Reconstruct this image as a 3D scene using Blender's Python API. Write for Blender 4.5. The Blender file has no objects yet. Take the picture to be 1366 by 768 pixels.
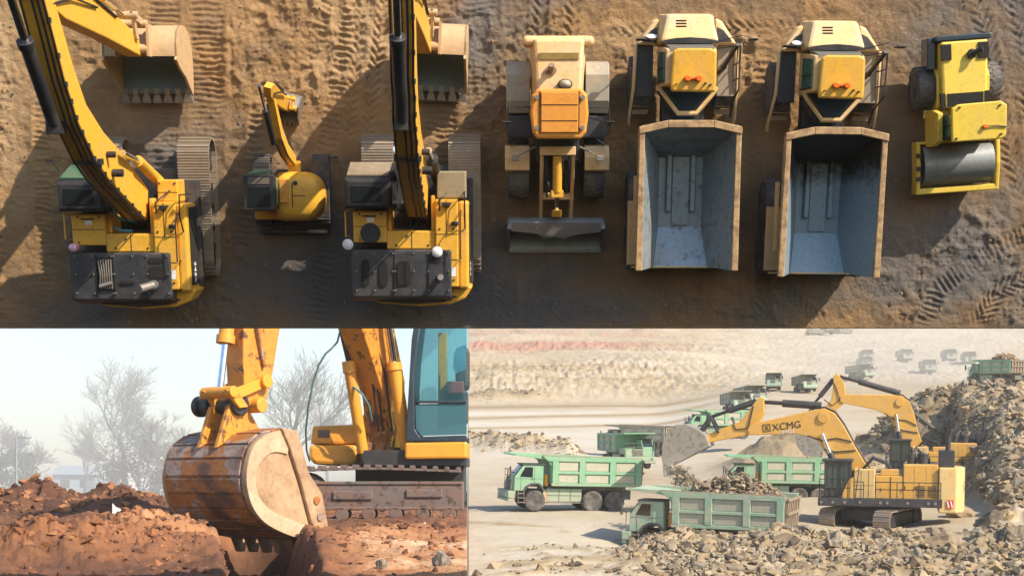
import bpy, bmesh, math, random
import numpy as np
from mathutils import Matrix, Vector, Euler
random.seed(7)
rng = np.random.default_rng(11)
R = math.radians
scene = bpy.context.scene
COL = scene.collection

# ------------------------------------------------------------------ camera geometry (pixels of the 1366x768 photograph)
F = 1820.0
CX, HY = 683.0, 645.0          # principal point: level camera with a vertical lens shift
def ray(px, py): return Vector(((px-CX)/F, 1.0, (HY-py)/F))

# three places: a raised earth face with the parked plant, a digging site (left), an open pit (right)
S_TOP, S_LEFT = 0.4, 3.0
_u = ray(683, 220).normalized()
M_TOP = Matrix(((1,0,0,0),(0,-_u.z,-_u.y,0),(0,_u.y,-_u.z,0),(0,0,0,1)))
H_TOP = 41.4
M_TOP = Matrix.Translation(_u*H_TOP*S_TOP) @ M_TOP @ Matrix.Scale(S_TOP, 4)
M_LEFT = Matrix.Scale(S_LEFT, 4)
TILT = math.atan((645-536)/F)
M_RIGHT = Matrix.Rotation(TILT, 4, 'X')
_ti = M_TOP.inverted(); _ri = M_RIGHT.inverted()
def P(px, py, z):              # point of the yard (local metres) at height z seen at a photo pixel
    o = _ti @ Vector((0,0,0)); d = (_ti @ ray(px,py)) - o
    return o + d*((z-o.z)/d.z)
def L(px, py, d): return ray(px,py)*d
def Q(px, py, d):              # pit coordinates at depth d
    r = _ri @ ray(px,py); return r*(d/r.y)

# ------------------------------------------------------------------ mesh helper
SPLIT=set('side_rail side_plate rear_fender hood_vent vent work_light rod head_light mirror bucket_ear sprocket side_tank front_fender headlight window roof_antenna bed_panel roof_bolt hood_bolt hose_clamp roller_wheel step_lamp pivot_pin cutter_bolt tail_rib roof_fitting panel_gap warning_decal panel_handle frame_bracket louvre door_handle sticker_stripe roof_seam'.split())
class MB:
    def __init__(s): s.v=[]; s.f=[]; s.mi=[]; s.m=0; s.M=Matrix.Identity(4)
    def add(s, vs, fs):
        b=len(s.v); s.v += [tuple(s.M @ Vector(p)) for p in vs]
        for f in fs: s.f.append([b+i for i in f]); s.mi.append(s.m)
    def hexa(s, p): s.add(p, [(0,3,2,1),(4,5,6,7),(0,1,5,4),(1,2,6,5),(2,3,7,6),(3,0,4,7)]); return s
    def box(s, x0,x1,y0,y1,z0,z1):
        return s.hexa([(x0,y0,z0),(x1,y0,z0),(x1,y1,z0),(x0,y1,z0),(x0,y0,z1),(x1,y0,z1),(x1,y1,z1),(x0,y1,z1)])
    def prism(s, poly, off):
        off=Vector(off); n=len(poly); a=[Vector(p) for p in poly]; b=[p+off for p in a]
        s.add(a+b, [tuple(range(n-1,-1,-1)), tuple(range(n,2*n))]+[(i,(i+1)%n,n+(i+1)%n,n+i) for i in range(n)]); return s
    def frustum(s, r0, r1):     # two polygons of equal length
        n=len(r0)
        s.add(list(r0)+list(r1), [tuple(range(n-1,-1,-1)), tuple(range(n,2*n))]+[(i,(i+1)%n,n+(i+1)%n,n+i) for i in range(n)]); return s
    def loft(s, rings, caps=True, close=True):
        n=len(rings[0]); vs=[p for r in rings for p in r]; fs=[]
        for k in range(len(rings)-1):
            for i in range(n if close else n-1):
                j=(i+1)%n; fs.append((k*n+i,k*n+j,(k+1)*n+j,(k+1)*n+i))
        if caps: fs += [tuple(range(n-1,-1,-1)), tuple(range((len(rings)-1)*n, len(rings)*n))]
        s.add(vs, fs); return s
    def cyl(s, p0, p1, r0, r1=None, n=14):
        p0=Vector(p0); p1=Vector(p1); r1=r0 if r1 is None else r1
        q=(p1-p0).to_track_quat('Z','Y')
        ring=lambda p,r:[p+q@Vector((r*math.cos(2*math.pi*i/n), r*math.sin(2*math.pi*i/n),0)) for i in range(n)]
        s.loft([ring(p0,r0),ring(p1,r1)]); return s
    def tube(s, pts, r, n=6):
        pts=[Vector(p) for p in pts]; rings=[]
        up=Vector((0.13,0.31,0.94)).normalized()
        for i,p in enumerate(pts):
            t=(pts[min(i+1,len(pts)-1)]-pts[max(i-1,0)]).normalized()
            a=t.cross(up)
            if a.length<1e-3: a=t.cross(Vector((1,0,0)))
            a.normalize(); b=t.cross(a); rr=r[i] if isinstance(r,(list,tuple)) else r
            rings.append([p+a*rr*math.cos(2*math.pi*k/n)+b*rr*math.sin(2*math.pi*k/n) for k in range(n)])
        s.loft(rings); return s
    def revolve(s, c, axis, prof, n=24):  # prof: list of (radius, along)
        c=Vector(c); q=Vector(axis).to_track_quat('Z','Y'); rings=[]
        for r,a in prof: rings.append([c+q@Vector((r*math.cos(2*math.pi*i/n), r*math.sin(2*math.pi*i/n), a)) for i in range(n)])
        s.loft(rings); return s
    def build(s, name, mats, parent=None, org=None, bevel=0.0, smooth=None, xf=None):
        if not isinstance(mats,(list,tuple)): mats=[mats]
        if name in SPLIT:
            isl=s.islands()
            if 1<len(isl)<=40:
                out=[]
                for fs in isl:
                    m=MB(); used=sorted({i for f in fs for i in s.f[f]}); ix={v:k for k,v in enumerate(used)}
                    m.v=[s.v[i] for i in used]; m.f=[[ix[i] for i in s.f[f]] for f in fs]; m.mi=[s.mi[f] for f in fs]
                    out.append(m._build(name,mats,parent,org,bevel,smooth,xf))
                return out[0]
        return s._build(name,mats,parent,org,bevel,smooth,xf)
    def islands(s):
        par=list(range(len(s.v)))
        def fd(i):
            while par[i]!=i: par[i]=par[par[i]]; i=par[i]
            return i
        for f in s.f:
            r=fd(f[0])
            for i in f[1:]: par[fd(i)]=r
        d={}
        for k,f in enumerate(s.f): d.setdefault(fd(f[0]),[]).append(k)
        return list(d.values())
    def _build(s, name, mats, parent, org, bevel, smooth, xf):
        o0 = Vector(org) if org is not None else Vector((0,0,0))
        me=bpy.data.meshes.new(name); me.from_pydata([tuple(Vector(v)-o0) for v in s.v],[],s.f)
        for m in mats: me.materials.append(m)
        if len(mats)>1: me.polygons.foreach_set('material_index', s.mi)
        bm=bmesh.new(); bm.from_mesh(me); bmesh.ops.recalc_face_normals(bm, faces=bm.faces[:]); bm.to_mesh(me); bm.free()
        if smooth:
            me.polygons.foreach_set('use_smooth',[True]*len(me.polygons)); me.set_sharp_from_angle(angle=R(smooth))
        o=bpy.data.objects.new(name, me); COL.objects.link(o)
        if parent is not None: o.parent=parent
        if xf is not None: o.matrix_world = xf @ Matrix.Translation(o0)
        if bevel:
            b=o.modifiers.new('bevel','BEVEL'); b.width=bevel; b.segments=2; b.limit_method='ANGLE'; b.angle_limit=R(35)
        return o
def tag(o, label=None, cat=None, group=None, kind=None):
    if label: o['label']=label
    if cat: o['category']=cat
    if group: o['group']=group
    if kind: o['kind']=kind
    return o
def thing(name, label, cat, M, loc=(0,0,0), rot=(0,0,0), scale=1.0, group=None):
    o=bpy.data.objects.new(name, None); COL.objects.link(o); o.empty_display_size=0.3
    o.matrix_world = M @ Matrix.Translation(Vector(loc)) @ Euler(rot,'XYZ').to_matrix().to_4x4() @ Matrix.Scale(scale,4)
    return tag(o,label,cat,group)
def dup(root, M, loc, rot=(0,0,0), label=None, group=None, scale=1.0):
    r=root.copy(); COL.objects.link(r)
    r.matrix_world = M @ Matrix.Translation(Vector(loc)) @ Euler(rot,'XYZ').to_matrix().to_4x4() @ Matrix.Scale(scale,4)
    if label: r['label']=label
    if group: r['group']=group
    for ch in list(root.children):
        c=ch.copy(); COL.objects.link(c); c.parent=r
        for g in ch.children:
            d=g.copy(); COL.objects.link(d); d.parent=c
    return r
def lettering(name, body, size, mat, parent, loc, xdir, ydir, depth=0.01):
    cu=bpy.data.curves.new(name,'FONT'); cu.body=body; cu.size=size; cu.extrude=depth; cu.align_x='CENTER'; cu.align_y='CENTER'
    cu.resolution_u=3; t=bpy.data.objects.new(name,cu); COL.objects.link(t); bpy.context.view_layer.update()
    me=bpy.data.meshes.new_from_object(t.evaluated_get(bpy.context.evaluated_depsgraph_get())); me.name=name; bpy.data.objects.remove(t)
    me.materials.clear(); me.materials.append(mat); o=bpy.data.objects.new(name,me); COL.objects.link(o); o.parent=parent
    x=Vector(xdir).normalized(); y=Vector(ydir); y=(y-x*y.dot(x)).normalized(); z=x.cross(y)
    m=Matrix((x,y,z)).transposed().to_4x4(); m.translation=Vector(loc); o.matrix_local=m
    return o

# ------------------------------------------------------------------ noise (numpy)
def _h(ix,iy,seed):
    n=(ix.astype(np.int64)*374761393+iy.astype(np.int64)*668265263+seed*1274126177)&0xffffffff
    n=((n^(n>>13))*1274126177)&0xffffffff; n=n^(n>>16)
    return (n&0xffff)/65535.0
def vnoise(x,y,seed=0):
    ix=np.floor(x); iy=np.floor(y); fx=x-ix; fy=y-iy
    u=fx*fx*fx*(fx*(fx*6-15)+10); v=fy*fy*fy*(fy*(fy*6-15)+10)
    a=_h(ix,iy,seed); b=_h(ix+1,iy,seed); c=_h(ix,iy+1,seed); d=_h(ix+1,iy+1,seed)
    return (a+(b-a)*u)*(1-v)+(c+(d-c)*u)*v
def fbm(x,y,o=4,seed=0,g=0.5):
    t=0; a=1; s=0
    for k in range(o): t=t+a*vnoise(x*2**k,y*2**k,seed+k*17); s+=a; a*=g
    return t/s
def ridged(x,y,o=4,seed=0):
    t=0; a=1; s=0
    for k in range(o): t=t+a*(1-np.abs(2*vnoise(x*2**k,y*2**k,seed+k*13)-1)); s+=a; a*=.5
    return t/s
def sstep(a,b,x):
    t=np.clip((x-a)/(b-a),0,1); return t*t*(3-2*t)
def worley(x,y,seed=0):          # distance to the nearest jittered point, and its random id
    ix=np.floor(x); iy=np.floor(y); best=np.full(x.shape,9.0); bid=np.zeros(x.shape)
    for dx in (-1,0,1):
        for dy in (-1,0,1):
            jx=ix+dx; jy=iy+dy
            d=np.hypot(jx+_h(jx,jy,seed)-x, jy+_h(jx,jy,seed+5)-y); h=_h(jx,jy,seed+9)
            m=d<best; best=np.where(m,d,best); bid=np.where(m,h,bid)
    return best,bid
def grid_mesh(name, X, Y, Z, mat, tone=None, skirt=None, xf=None, tones=None):
    ny,nx=X.shape; co=np.stack([X,Y,Z],-1).reshape(-1,3)
    i=np.arange(ny*nx).reshape(ny,nx)
    q=np.stack([i[:-1,:-1],i[:-1,1:],i[1:,1:],i[1:,:-1]],-1).reshape(-1,4)
    extra=0
    if skirt is not None:        # close the sheet into a solid block: border copied to depth 'skirt' plus a bottom
        per=np.concatenate([i[0,:],i[1:,-1],i[-1,-2::-1],i[-2:0:-1,0]]); n=len(per); base=ny*nx
        low=co[per].copy(); low[:,2]=skirt if not callable(skirt) else skirt(low)
        co=np.concatenate([co,low]); b=base+np.arange(n)
        side=np.stack([per,b,np.roll(b,-1),np.roll(per,-1)],-1); q=np.concatenate([q,side]); extra=n
    me=bpy.data.meshes.new(name); me.vertices.add(len(co)); me.vertices.foreach_set('co',co.astype(np.float32).ravel())
    nf=len(q); tot=nf*4+(extra if extra else 0)
    me.loops.add(tot); me.polygons.add(nf+(1 if extra else 0))
    li=q.ravel(); st=np.arange(nf)*4
    if extra: li=np.concatenate([li,(ny*nx+np.arange(extra))[::-1]]); st=np.concatenate([st,[nf*4]])
    me.loops.foreach_set('vertex_index',li.astype(np.int32)); me.polygons.foreach_set('loop_start',st.astype(np.int32))
    me.update(calc_edges=True); me.validate()
    for nm,t in ((tones or {}) | ({'tone':tone} if tone is not None else {})).items():
        a=me.attributes.new(nm,'FLOAT','POINT'); v=np.zeros(len(co),np.float32); v[:ny*nx]=np.asarray(t,dtype=np.float32).ravel(); a.data.foreach_set('value',v)
    me.polygons.foreach_set('use_smooth',[True]*len(me.polygons))
    me.materials.append(mat); o=bpy.data.objects.new(name,me); COL.objects.link(o)
    if xf is not None: o.matrix_world=xf
    return o
# ------------------------------------------------------------------ rocks scattered as one mesh
def rock_template(seed, sub=1):
    r=np.random.default_rng(seed); bm=bmesh.new(); n=11 if sub==1 else 20
    for k in range(n):
        v=r.normal(size=3); v/=np.linalg.norm(v); v*=r.uniform(.72,1.05); bm.verts.new(v*np.array([1.1,.85,.8]))
    bmesh.ops.convex_hull(bm, input=bm.verts[:]); bmesh.ops.delete(bm, geom=[v for v in bm.verts if not v.link_faces], context='VERTS')
    if sub>1:
        bmesh.ops.subdivide_edges(bm, edges=bm.edges[:], cuts=2, use_grid_fill=True); bmesh.ops.triangulate(bm, faces=bm.faces[:])
        for v in bm.verts: v.co+=v.normal*float(r.normal())*.035
    bmesh.ops.triangulate(bm, faces=bm.faces[:]); bm.verts.index_update()
    vs=np.array([v.co[:] for v in bm.verts]); fs=np.array([[v.index for v in f.verts] for f in bm.faces]); bm.free()
    return vs,fs
ROCKS=[rock_template(100+k,1) for k in range(8)]; ROCKS2=[rock_template(200+k,2) for k in range(6)]
def scatter(name, pts, sizes, mat, xf=None, flat=.75, templates=None, seed=3, tr=(0,1)):
    r=np.random.default_rng(seed); T=templates or ROCKS; V=[];Fc=[];tone=[]; b=0
    for p,s in zip(pts,sizes):
        vs,fs=T[r.integers(len(T))]; m=np.array(Euler(tuple(r.uniform(0,6.28,3))).to_matrix())
        w=(vs@m.T)*s*np.array([r.uniform(.7,1.25),r.uniform(.7,1.25),flat*r.uniform(.7,1.2)])+np.array(p)
        V.append(w); Fc.append(fs+b); b+=len(vs); tone.append(np.full(len(vs),r.uniform(*tr)))
    V=np.concatenate(V); Fc=np.concatenate(Fc); tone=np.concatenate(tone)
    me=bpy.data.meshes.new(name); me.vertices.add(len(V)); me.vertices.foreach_set('co',V.astype(np.float32).ravel())
    me.loops.add(len(Fc)*3); me.polygons.add(len(Fc)); me.loops.foreach_set('vertex_index',Fc.astype(np.int32).ravel())
    me.polygons.foreach_set('loop_start',(np.arange(len(Fc))*3).astype(np.int32)); me.update(calc_edges=True); me.validate()
    a=me.attributes.new('tone','FLOAT','POINT'); a.data.foreach_set('value',tone.astype(np.float32)); me.polygons.foreach_set('use_smooth',[False]*len(me.polygons))
    me.materials.append(mat); o=bpy.data.objects.new(name,me); COL.objects.link(o)
    if xf is not None: o.matrix_world=xf
    return o

# ------------------------------------------------------------------ materials
def nodes(name):
    m=bpy.data.materials.new(name); m.use_nodes=True; t=m.node_tree; b=t.nodes['Principled BSDF']; return m,t,b
def N(t,ty,**k):
    n=t.nodes.new(ty)
    for a,v in k.items():
        if a in n.inputs: n.inputs[a].default_value=v
        else: setattr(n,a,v)
    return n
def c4(c): return (c[0],c[1],c[2],1)
def ramp(t,src,stops):
    r=t.nodes.new('ShaderNodeValToRGB'); e=r.color_ramp.elements
    while len(e)<len(stops): e.new(.5)
    for k,(p,c) in enumerate(stops): e[k].position=p; e[k].color=c4(c) if not isinstance(c,(int,float)) else (c,c,c,1)
    t.links.new(src,r.inputs[0]); return r
def mixc(t,fac,a,b,bt='MIX'):
    m=t.nodes.new('ShaderNodeMix'); m.data_type='RGBA'; m.blend_type=bt
    for i,v in ((0,fac),(6,a),(7,b)):
        if hasattr(v,'is_linked') or hasattr(v,'links'): t.links.new(v,m.inputs[i])
        elif i==0: m.inputs[0].default_value=v
        else: m.inputs[i].default_value=c4(v)
    return m.outputs[2]
def paint(name, col, dust=(.30,.22,.14), amt=.35, rough=.45, metal=0.0, sc=1.6, dark=None, bump=.004, streak=0.0, spec=.5, mud=None, mudc=None):
    m,t,b=nodes(name); tc=N(t,'ShaderNodeTexCoord'); oi=N(t,'ShaderNodeObjectInfo')
    om=N(t,'ShaderNodeVectorMath',operation='SCALE'); om.inputs[0].default_value=(9,5,7); t.links.new(oi.outputs['Random'],om.inputs['Scale'])
    ov=N(t,'ShaderNodeVectorMath',operation='ADD'); t.links.new(tc.outputs['Object'],ov.inputs[0]); t.links.new(om.outputs[0],ov.inputs[1])
    n1=N(t,'ShaderNodeTexNoise',Scale=sc,Detail=7.0,Roughness=.65); t.links.new(ov.outputs[0],n1.inputs['Vector'])
    n2=N(t,'ShaderNodeTexNoise',Scale=sc*7,Detail=5.0,Roughness=.7); t.links.new(ov.outputs[0],n2.inputs['Vector'])
    r1=ramp(t,n1.outputs[0],[(.42,0.0),(.72,1.0)]); 
    mul=N(t,'ShaderNodeMath',operation='MULTIPLY'); t.links.new(r1.outputs[0],mul.inputs[0]); mul.inputs[1].default_value=amt
    r2=ramp(t,n2.outputs[0],[(.5,0.0),(.75,1.0)]); mul2=N(t,'ShaderNodeMath',operation='MULTIPLY_ADD'); t.links.new(r2.outputs[0],mul2.inputs[0]); mul2.inputs[1].default_value=amt*.6; t.links.new(mul.outputs[0],mul2.inputs[2]); mul2.use_clamp=True
    c=mixc(t,mul2.outputs[0],col,dust)
    n4=N(t,'ShaderNodeTexNoise',Scale=sc*2.3,Detail=9.0,Roughness=.8,Distortion=1.2); t.links.new(ov.outputs[0],n4.inputs['Vector'])
    r4=ramp(t,n4.outputs[0],[(.30,(.62,.60,.58)),(.50,(1,1,1)),(.72,(1.0,.97,.92))]); c=mixc(t,.8,c,r4.outputs[0],'MULTIPLY')
    if mud:
        sp=N(t,'ShaderNodeSeparateXYZ'); t.links.new(tc.outputs['Object'],sp.inputs[0])
        mm=N(t,'ShaderNodeMapRange'); t.links.new(sp.outputs[2],mm.inputs[0]); mm.inputs[1].default_value=mud[1]; mm.inputs[2].default_value=mud[0]; mm.inputs[3].default_value=0; mm.inputs[4].default_value=1
        ms=N(t,'ShaderNodeMath',operation='MULTIPLY'); t.links.new(mm.outputs[0],ms.inputs[0]); rr=ramp(t,n2.outputs[0],[(.3,.35),(.65,1.0)]); t.links.new(rr.outputs[0],ms.inputs[1]); c=mixc(t,ms.outputs[0],c,mudc or dust)
    if dark:
        n3=N(t,'ShaderNodeTexNoise',Scale=sc*3.1,Detail=8.0,Roughness=.75); t.links.new(tc.outputs['Object'],n3.inputs['Vector'])
        r3=ramp(t,n3.outputs[0],[(.54,0.0),(.62,1.0)]); c=mixc(t,r3.outputs[0],c,dark)
    t.links.new(c,b.inputs['Base Color'])
    rr=N(t,'ShaderNodeMapRange'); t.links.new(mul2.outputs[0],rr.inputs[0]); rr.inputs[3].default_value=rough; rr.inputs[4].default_value=.85; t.links.new(rr.outputs[0],b.inputs['Roughness'])
    b.inputs['Metallic'].default_value=metal; b.inputs['Specular IOR Level'].default_value=spec
    if bump:
        bp=N(t,'ShaderNodeBump',Strength=.35,Distance=bump); t.links.new(n2.outputs[0],bp.inputs['Height']); t.links.new(bp.outputs[0],b.inputs['Normal'])
    return m
def plain(name,col,rough=.6,metal=0.0,emit=0):
    m,t,b=nodes(name); tc=N(t,'ShaderNodeTexCoord'); n=N(t,'ShaderNodeTexNoise',Scale=6.0,Detail=4.0); t.links.new(tc.outputs['Object'],n.inputs['Vector'])
    r=ramp(t,n.outputs[0],[(.3,tuple(x*.8 for x in col)),(.7,tuple(min(1,x*1.15) for x in col))]); t.links.new(r.outputs[0],b.inputs['Base Color'])
    b.inputs['Roughness'].default_value=rough; b.inputs['Metallic'].default_value=metal; return m
def glass(name,col,rough=.08):
    m,t,b=nodes(name); b.inputs['Base Color'].default_value=c4(col); b.inputs['Roughness'].default_value=rough; b.inputs['Specular IOR Level'].default_value=.8
    b.inputs['Coat Weight'].default_value=.5; b.inputs['Coat Roughness'].default_value=.03; return m
def earth(name, cols, sc=1.0, bump=.05, bsc=14.0, attr='tone', rough=.95, fine=60.0):
    """cols: list of stops (pos, colour) along tone attribute + noise"""
    m,t,b=nodes(name); tc=N(t,'ShaderNodeTexCoord'); at=N(t,'ShaderNodeAttribute'); at.attribute_name=attr
    n1=N(t,'ShaderNodeTexNoise',Scale=sc,Detail=10.0,Roughness=.68); t.links.new(tc.outputs['Object'],n1.inputs['Vector'])
    n2=N(t,'ShaderNodeTexNoise',Scale=bsc,Detail=8.0,Roughness=.75); t.links.new(tc.outputs['Object'],n2.inputs['Vector'])
    ad=N(t,'ShaderNodeMath',operation='MULTIPLY_ADD'); t.links.new(n1.outputs[0],ad.inputs[0]); ad.inputs[1].default_value=.8; t.links.new(at.outputs['Fac'],ad.inputs[2])
    ad2=N(t,'ShaderNodeMath',operation='MULTIPLY_ADD'); t.links.new(n2.outputs[0],ad2.inputs[0]); ad2.inputs[1].default_value=.35; t.links.new(ad.outputs[0],ad2.inputs[2])
    sb=N(t,'ShaderNodeMath',operation='SUBTRACT'); t.links.new(ad2.outputs[0],sb.inputs[0]); sb.inputs[1].default_value=.575
    r=ramp(t,sb.outputs[0],cols); t.links.new(r.outputs[0],b.inputs['Base Color'])
    b.inputs['Roughness'].default_value=rough; b.inputs['Specular IOR Level'].default_value=.25
    bp=N(t,'ShaderNodeBump',Strength=.8,Distance=bump); t.links.new(n2.outputs[0],bp.inputs['Height'])
    n3=N(t,'ShaderNodeTexNoise',Scale=fine,Detail=4.0,Roughness=.7); t.links.new(tc.outputs['Object'],n3.inputs['Vector'])
    bp2=N(t,'ShaderNodeBump',Strength=.6,Distance=bump*.35); t.links.new(n3.outputs[0],bp2.inputs['Height']); t.links.new(bp.outputs[0],bp2.inputs['Normal']); t.links.new(bp2.outputs[0],b.inputs['Normal'])
    return m
YEL=paint('yellow_paint',(.76,.41,.035),(.42,.27,.11),.38,.40)
YEL2=paint('dusty_yellow_paint',(.74,.48,.20),(.70,.53,.36),.85,.55)
YELB=paint('lemon_paint',(.78,.56,.06),(.5,.38,.18),.35,.42)
ORG=paint('orange_roof_paint',(.72,.30,.04),(.45,.26,.10),.3,.45)
BLK=paint('black_painted_metal',(.018,.020,.025),(.10,.085,.07),.35,.42)
BLK2=paint('black_hood_metal',(.03,.033,.04),(.12,.10,.09),.5,.5)
STEEL=paint('worn_steel',(.30,.29,.28),(.28,.19,.11),.5,.42,.55)
TRACK=paint('track_steel',(.40,.34,.27),(.40,.28,.17),.6,.5,.5,sc=3)
TAN=paint('bucket_tan',(.52,.36,.20),(.38,.25,.13),.6,.55,sc=2.5)
BED=paint('bed_liner_steel',(.27,.345,.40),(.33,.29,.25),.45,.38,.35,sc=1.2,spec=.7,dark=(.17,.16,.15))  # blue sky reflection put into the base colour
BIN=paint('bucket_inner_steel',(.15,.24,.31),(.20,.16,.12),.4,.45,.3,sc=2)  # dark blue shade of the bucket's inside put into the colour
RIM=paint('scuffed_rim',(.52,.34,.17),(.15,.09,.055),.95,.6,sc=4)
RUB=paint('rubber',(.075,.08,.09),(.26,.21,.16),.65,.8,sc=3)
CHR=plain('chrome_rod',(.75,.78,.82),.12,1.0)
HOSE=plain('rubber_hose',(.02,.02,.022),.5)
GLS=glass('dark_cab_glass',(.012,.016,.02))
GLSG=glass('green_tinted_glass',(.05,.16,.11),.12)
GLSB=glass('blue_black_panel',(.015,.035,.06),.25)
AMB=plain('amber_beacon',(.85,.18,.02),.3)
WHT=plain('white_plastic',(.78,.78,.80),.4)
PNK=plain('pink_beacon',(.75,.45,.6),.4)
DKBR=plain('dark_recess',(.012,.011,.010),.9)
BLUEH=plain('blue_hose',(.05,.35,.5),.4)
# =================================================================== THE YARD SEEN FROM ABOVE
def yard_ground():
    y0=P(683,438,0).y; y1=6.6; nx,ny=1000,286
    X,Y=np.meshgrid(np.linspace(-21,21,nx),np.linspace(y0,y1,ny))
    Z=.10*(fbm(X*.35,Y*.35,4,1)-.5)+.09*(fbm(X*1.3,Y*1.3,5,2)-.5)
    rough=sstep(.42,.62,fbm(X*.3+7,Y*.3,3,5))
    Z+=rough*.17*(ridged(X*2.2,Y*2.2,5,8)-.5)+.06*(fbm(X*5,Y*5,4,3)-.5)
    lump=ridged(X*1.1+3,Y*1.4,4,21)
    tone=-.02+1.05*fbm(X*.22,Y*.28,5,40)+.10*(rough-.5)
    px=lambda x,y:P(x,y,0)
    def spot(cx,cy,rx,ry,dt,dz=0):
        nonlocal tone,Z
        c=px(cx,cy); g=np.exp(-(((X-c.x)/(rx/45.5))**2+((Y-c.y)/(ry/45.5))**2)); n=.5+fbm(X*1.2,Y*1.2,4,int(cx))
        tone=tone+dt*g*n; Z=Z+dz*g*(lump-.2)
    # churned, lumpy patches and pale trampled ones; slate shade and lit streaks painted into tone
    spot(820,60,160,70,.22,.0); spot(560,330,160,110,-.20,.05); spot(300,360,140,60,-.12,.03); spot(860,390,260,60,-.16,.03); spot(1080,250,160,70,-.18,0); spot(40,330,60,90,.15,.0); spot(130,70,60,60,-.10,.22); spot(75,250,30,90,.02,.25); spot(215,210,70,40,-.08,.25); spot(300,60,60,50,-.1,.12)
    spot(20,200,45,190,.22,-.02); spot(500,100,50,90,.2,0); spot(820,40,90,45,.16,.05); spot(1000,60,80,50,.18,.04)
    spot(1300,60,80,70,-.30,0); spot(1180,300,60,60,-.22,0); spot(1290,320,60,60,-.18,.05); spot(1320,410,50,30,.2,.06); spot(1170,430,60,30,.18,.04)
    spot(330,200,60,90,.04,.1); spot(600,150,60,80,-.08,.0); spot(120,420,90,25,-.2,0); spot(700,420,180,40,-.28,0); spot(950,410,150,30,-.2,0)
    spot(590,190,30,40,.1,0); spot(440,350,80,80,-.12,.05); spot(840,140,40,60,-.05,.05); spot(395,250,80,60,0,.12)
    Z+=.035*(ridged(X*7,Y*7,3,31)-.5)*(.4+rough)
    def track(pts,w,kind,pitch=.26,amp=.05,dt=.0):
        nonlocal Z,tone
        p=[px(*q) for q in pts]; s0=0
        best=np.full(X.shape,1e9); S=np.zeros(X.shape); D=np.zeros(X.shape)
        for a,b in zip(p[:-1],p[1:]):
            dx,dy=b.x-a.x,b.y-a.y; l=math.hypot(dx,dy)
            t=np.clip(((X-a.x)*dx+(Y-a.y)*dy)/l**2,0,1); qx=X-a.x-t*dx; qy=Y-a.y-t*dy; d=np.hypot(qx,qy)
            sg=np.sign(qx*dy-qy*dx); m=d<best; best=np.where(m,d,best); S=np.where(m,s0+t*l,S); D=np.where(m,d*sg,D); s0+=l
        pitch*=.80; amp*=.92; dt-=.07; e=1-sstep(w*.34,w*.60,best+.10*(fbm(X*4,Y*4,3,55)-.5)); br=np.clip(1.9*fbm(X*.8,Y*.8,4,77+int(abs(pts[0][0])))-.45,0,1.1)
        wob=.16*(fbm(X*2.5,Y*2.5,4,90)-.5)
        if kind=='bar': ph=(S+wob)/pitch; g=np.abs((ph%1)-.5)*2; g=sstep(.35,.75,g)
        elif kind=='chev': ph=(S+wob+np.abs(D)*.9*np.where(D>0,1,1))/pitch; g=np.abs(((ph+(D>0)*.5)%1)-.5)*2; g=sstep(.3,.7,g)
        else: g=np.full(X.shape,.4); br=br*.5
        Z=np.where(e>0,Z*(1-.45*e*np.clip(br,0,1))+e*br*amp*(g-.55),Z)
        Z+=.03*np.exp(-((best-w*.58)/.09)**2)*br
        tone=tone+e*dt*br
    V=lambda x,ya,yb,*r:track([(x,ya),(x+r[0],(ya+yb)/2),(x+r[1],yb)],*r[2:])
    V(20,-40,440,3,-4,.7,'smooth',.3,.05,.12); V(58,-40,440,-2,4,.5,'bar',.2,.045,.05)
    V(215,-60,220,4,2,.9,'bar',.2,.05,0); V(275,-60,190,2,0,1.0,'bar',.2,.05,0); V(245,300,440,3,6,.5,'smooth',.3,.04,-.05)
    track([(478,-60),(470,30),(452,110),(437,200)],.62,'bar',.23,.10,.02); track([(437,300),(430,380),(420,445)],.6,'bar',.23,.06,0)
    track([(445,-60),(425,40),(400,90)],.5,'bar',.22,.05,0)
    track([(520,-50),(505,60),(490,180)],.45,'chev',.3,.07,.05); track([(490,-60),(478,60),(462,200),(455,330)],.4,'chev',.3,.06,0)
    track([(345,150),(335,260),(320,330)],.5,'bar',.24,.06,0); track([(400,-50),(350,60),(310,130),(290,180)],.5,'smooth',.3,.05,.08)
    V(640,-60,190,2,0,1.0,'bar',.2,.045,-.03); V(585,-60,185,2,0,.95,'bar',.2,.04,-.03); V(597,140,290,0,-3,.8,'bar',.22,.06,.05)
    V(763,-60,60,0,-2,.5,'chev',.34,.11,.03); V(720,-60,60,0,-2,.5,'chev',.34,.05,0)
    V(668,180,440,4,8,.6,'chev',.3,.04,-.02); V(760,330,450,-4,-8,.6,'chev',.3,.05,0); V(720,330,450,3,5,.5,'chev',.3,.05,0)
    track([(820,48),(930,40),(1040,38),(1100,52)],.5,'chev',.3,.07,.08); track([(960,20),(1080,70),(1200,60)],.5,'smooth',.3,.05,.1)
    track([(820,130),(900,60)],.4,'smooth',.3,.05,.06); V(1022,-60,160,-4,-8,.5,'bar',.26,.05,.04)
    track([(1285,-60),(1315,50),(1330,140),(1360,260)],.6,'chev',.32,.09,-.02); track([(1345,-60),(1368,100),(1390,220)],.6,'chev',.32,.09,-.05)
    track([(1235,-60),(1225,20),(1215,80)],.5,'chev',.32,.06,0); track([(1366,255),(1300,285),(1230,330),(1200,440)],.6,'smooth',.3,.08,.05)
    track([(1390,300),(1310,340),(1250,385),(1225,450)],.55,'bar',.2,.07,.05); track([(1390,360),(1330,390),(1290,450)],.6,'chev',.26,.07,.1)
    track([(1040,380),(1080,420),(1150,450)],.5,'chev',.3,.05,0); track([(1000,200),(1012,300),(1020,440)],.5,'chev',.3,.05,-.04)
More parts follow.
